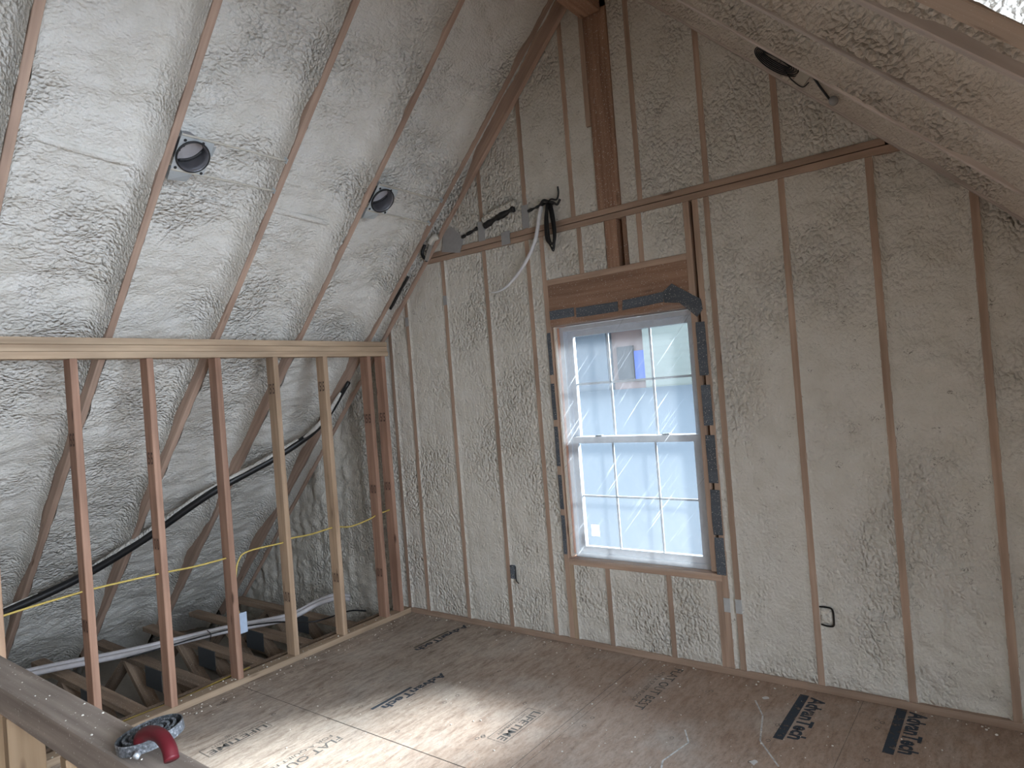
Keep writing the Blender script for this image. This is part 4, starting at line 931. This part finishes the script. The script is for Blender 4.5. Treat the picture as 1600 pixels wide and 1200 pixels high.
# white scuffs
for P in [[(-0.95, 2.95), (-1.08, 3.12), (-1.14, 3.36), (-1.22, 3.50)], [(-1.03, 2.72), (-0.98, 2.80), (-0.93, 2.88)], [(-1.35, 2.6), (-1.40, 2.75), (-1.36, 2.95), (-1.42, 3.05)]]:
    for a, b in zip(P[:-1], P[1:]): seam('scuff_mark', a, b, 0.008, M_scuff, ZF+0.0004)
for (x, y, r) in [(-1.05, 2.93, 0.022), (-1.02, 2.85, 0.026), (-1.01, 2.79, 0.016), (-1.75, 3.52, 0.014), (-1.18, 3.55, 0.02)]:
    pts = [(x+math.cos(a)*r*random.uniform(.4, 1.1), y+math.sin(a)*r*random.uniform(.4, 1.2), ZF+0.0003) for a in [i*math.pi/5 for i in range(10)]]
    me = bpy.data.meshes.new('paint_blob'); me.from_pydata(pts, [], [list(range(10))]); link('paint_blob', me, M_chalk, fl)
# foam crumbs: far too many to count
bm = bmesh.new()
random.seed(5)
def crumb(x, y, z, s):
    g = bmesh.ops.create_icosphere(bm, subdivisions=1, radius=s)
    for v in g['verts']: v.co = Vector((v.co.x*random.uniform(.6, 1.5)+x, v.co.y*random.uniform(.6, 1.5)+y, max(0.0, v.co.z*random.uniform(.4, .9)+s*0.4)+z))
for i in range(520):
    x = random.uniform(-4.0, 1.2); y = random.uniform(1.0, 3.72); crumb(x, y, 0.0, random.choice([.002, .0025, .003, .0045]))
for i in range(110): crumb(random.uniform(-4.02, -3.9), random.uniform(1.2, 3.7), 0.0, random.choice([.002, .003, .005]))
for i in range(70): crumb(random.uniform(-4.11, -4.04), random.uniform(1.2, 3.7), 0.038, random.choice([.002, .003, .005]))
for i in range(90): crumb(random.uniform(-4.02, 1.5), 3.735-abs(random.gauss(0, .04)), 0.0, random.choice([.003, .004, .006]))
for i in range(40): crumb(random.uniform(-2.9, -1.5), random.uniform(0.61, 0.68), 1.0, random.choice([.0015, .002, .003]))
me = bpy.data.meshes.new('foam_crumbs'); bm.to_mesh(me); bm.free()
o = link('foam_crumbs', me, M_crumb); tag(o, 'white crumbs of trimmed spray foam scattered over the floor and plates', 'debris', kind='stuff')

# ------------------------------------------------------------------ outside the window
def siding(name, col, scale=9.0):
    m, t, o = mat(name); n = N(t); b = n('BsdfPrincipled'); tcn = n('TexCoord'); s = n('SeparateXYZ'); n.l(tcn.outputs['Object'], s.inputs[0])
    mu = n('Math', operation='MULTIPLY', i1=scale); n.l(s.outputs['Z'], mu.inputs[0]); fr = n('Math', operation='FRACT'); n.l(mu.outputs[0], fr.inputs[0])
    r = ramp(n, [(0.0, tuple(x*0.6 for x in col)), (0.12, col)]); n.l(fr.outputs[0], r.inputs[0]); n.l(r.outputs[0], b.inputs['Base Color']); b.inputs['Roughness'].default_value = 0.7
    n.l(b.outputs[0], o.inputs[0]); return m
nb = empty('neighbour_house', (-8.2, 14.5, -3)); tag(nb, 'pale blue-sided house seen through the plastic-covered window', 'house')
box('house_wall', (-12.5, 14.0, -3.2), (-7.75, 18, 3.3), siding('pale_blue_siding', (0.026, 0.037, 0.050)), nb, bev=0)
box('house_wall', (-7.75, 14.3, -3.2), (-6.72, 18, 3.1), plain('peach_board', (0.11, 0.080, 0.078), 0.8), nb, bev=0)
hw_ = box('house_window', (-7.60, 14.22, 1.75), (-7.18, 14.32, 2.55), plain('dark_pane', (0.004, 0.007, 0.012), 0.7), nb, bev=0)
box('house_wrap', (-7.16, 14.24, 1.72), (-6.78, 14.32, 2.42), plain('blue_wrap', (0.012, 0.045, 0.26), 0.7), nb, bev=0)
box('roof_edge', (-12.5, 13.6, 3.1), (-6.7, 18.2, 3.35), plain('pale_fascia', (0.09, 0.09, 0.09), 0.7), nb, bev=0)
wh = empty('neighbour_house', (-4.8, 14.5, -3)); tag(wh, 'white house beyond the window next to the blue-sided house', 'house')
box('house_wall', (-6.70, 13.8, -3.2), (-2.5, 18, 3.2), siding('white_siding', (0.062, 0.072, 0.066), 7), wh, bev=0)
gr = box('ground', (-40, 4.2, -3.3), (30, 45, -3.2), plain('pale_blue_ground', (0.036, 0.050, 0.066), 0.9), bev=0); tag(gr, kind=ST)
pr_ = poly_plate('porch_roof', [(-14, 6.5, -0.9), (4, 6.5, -0.9), (4, 13.7, 1.55), (-14, 13.7, 1.55)], (0, 0.32, -0.95), 0.12, plain('pale_roof_deck', (0.016, 0.023, 0.031), 0.9)); tag(pr_, 'long pale blue-grey roof slope outside, filling the lower window panes', 'roof')
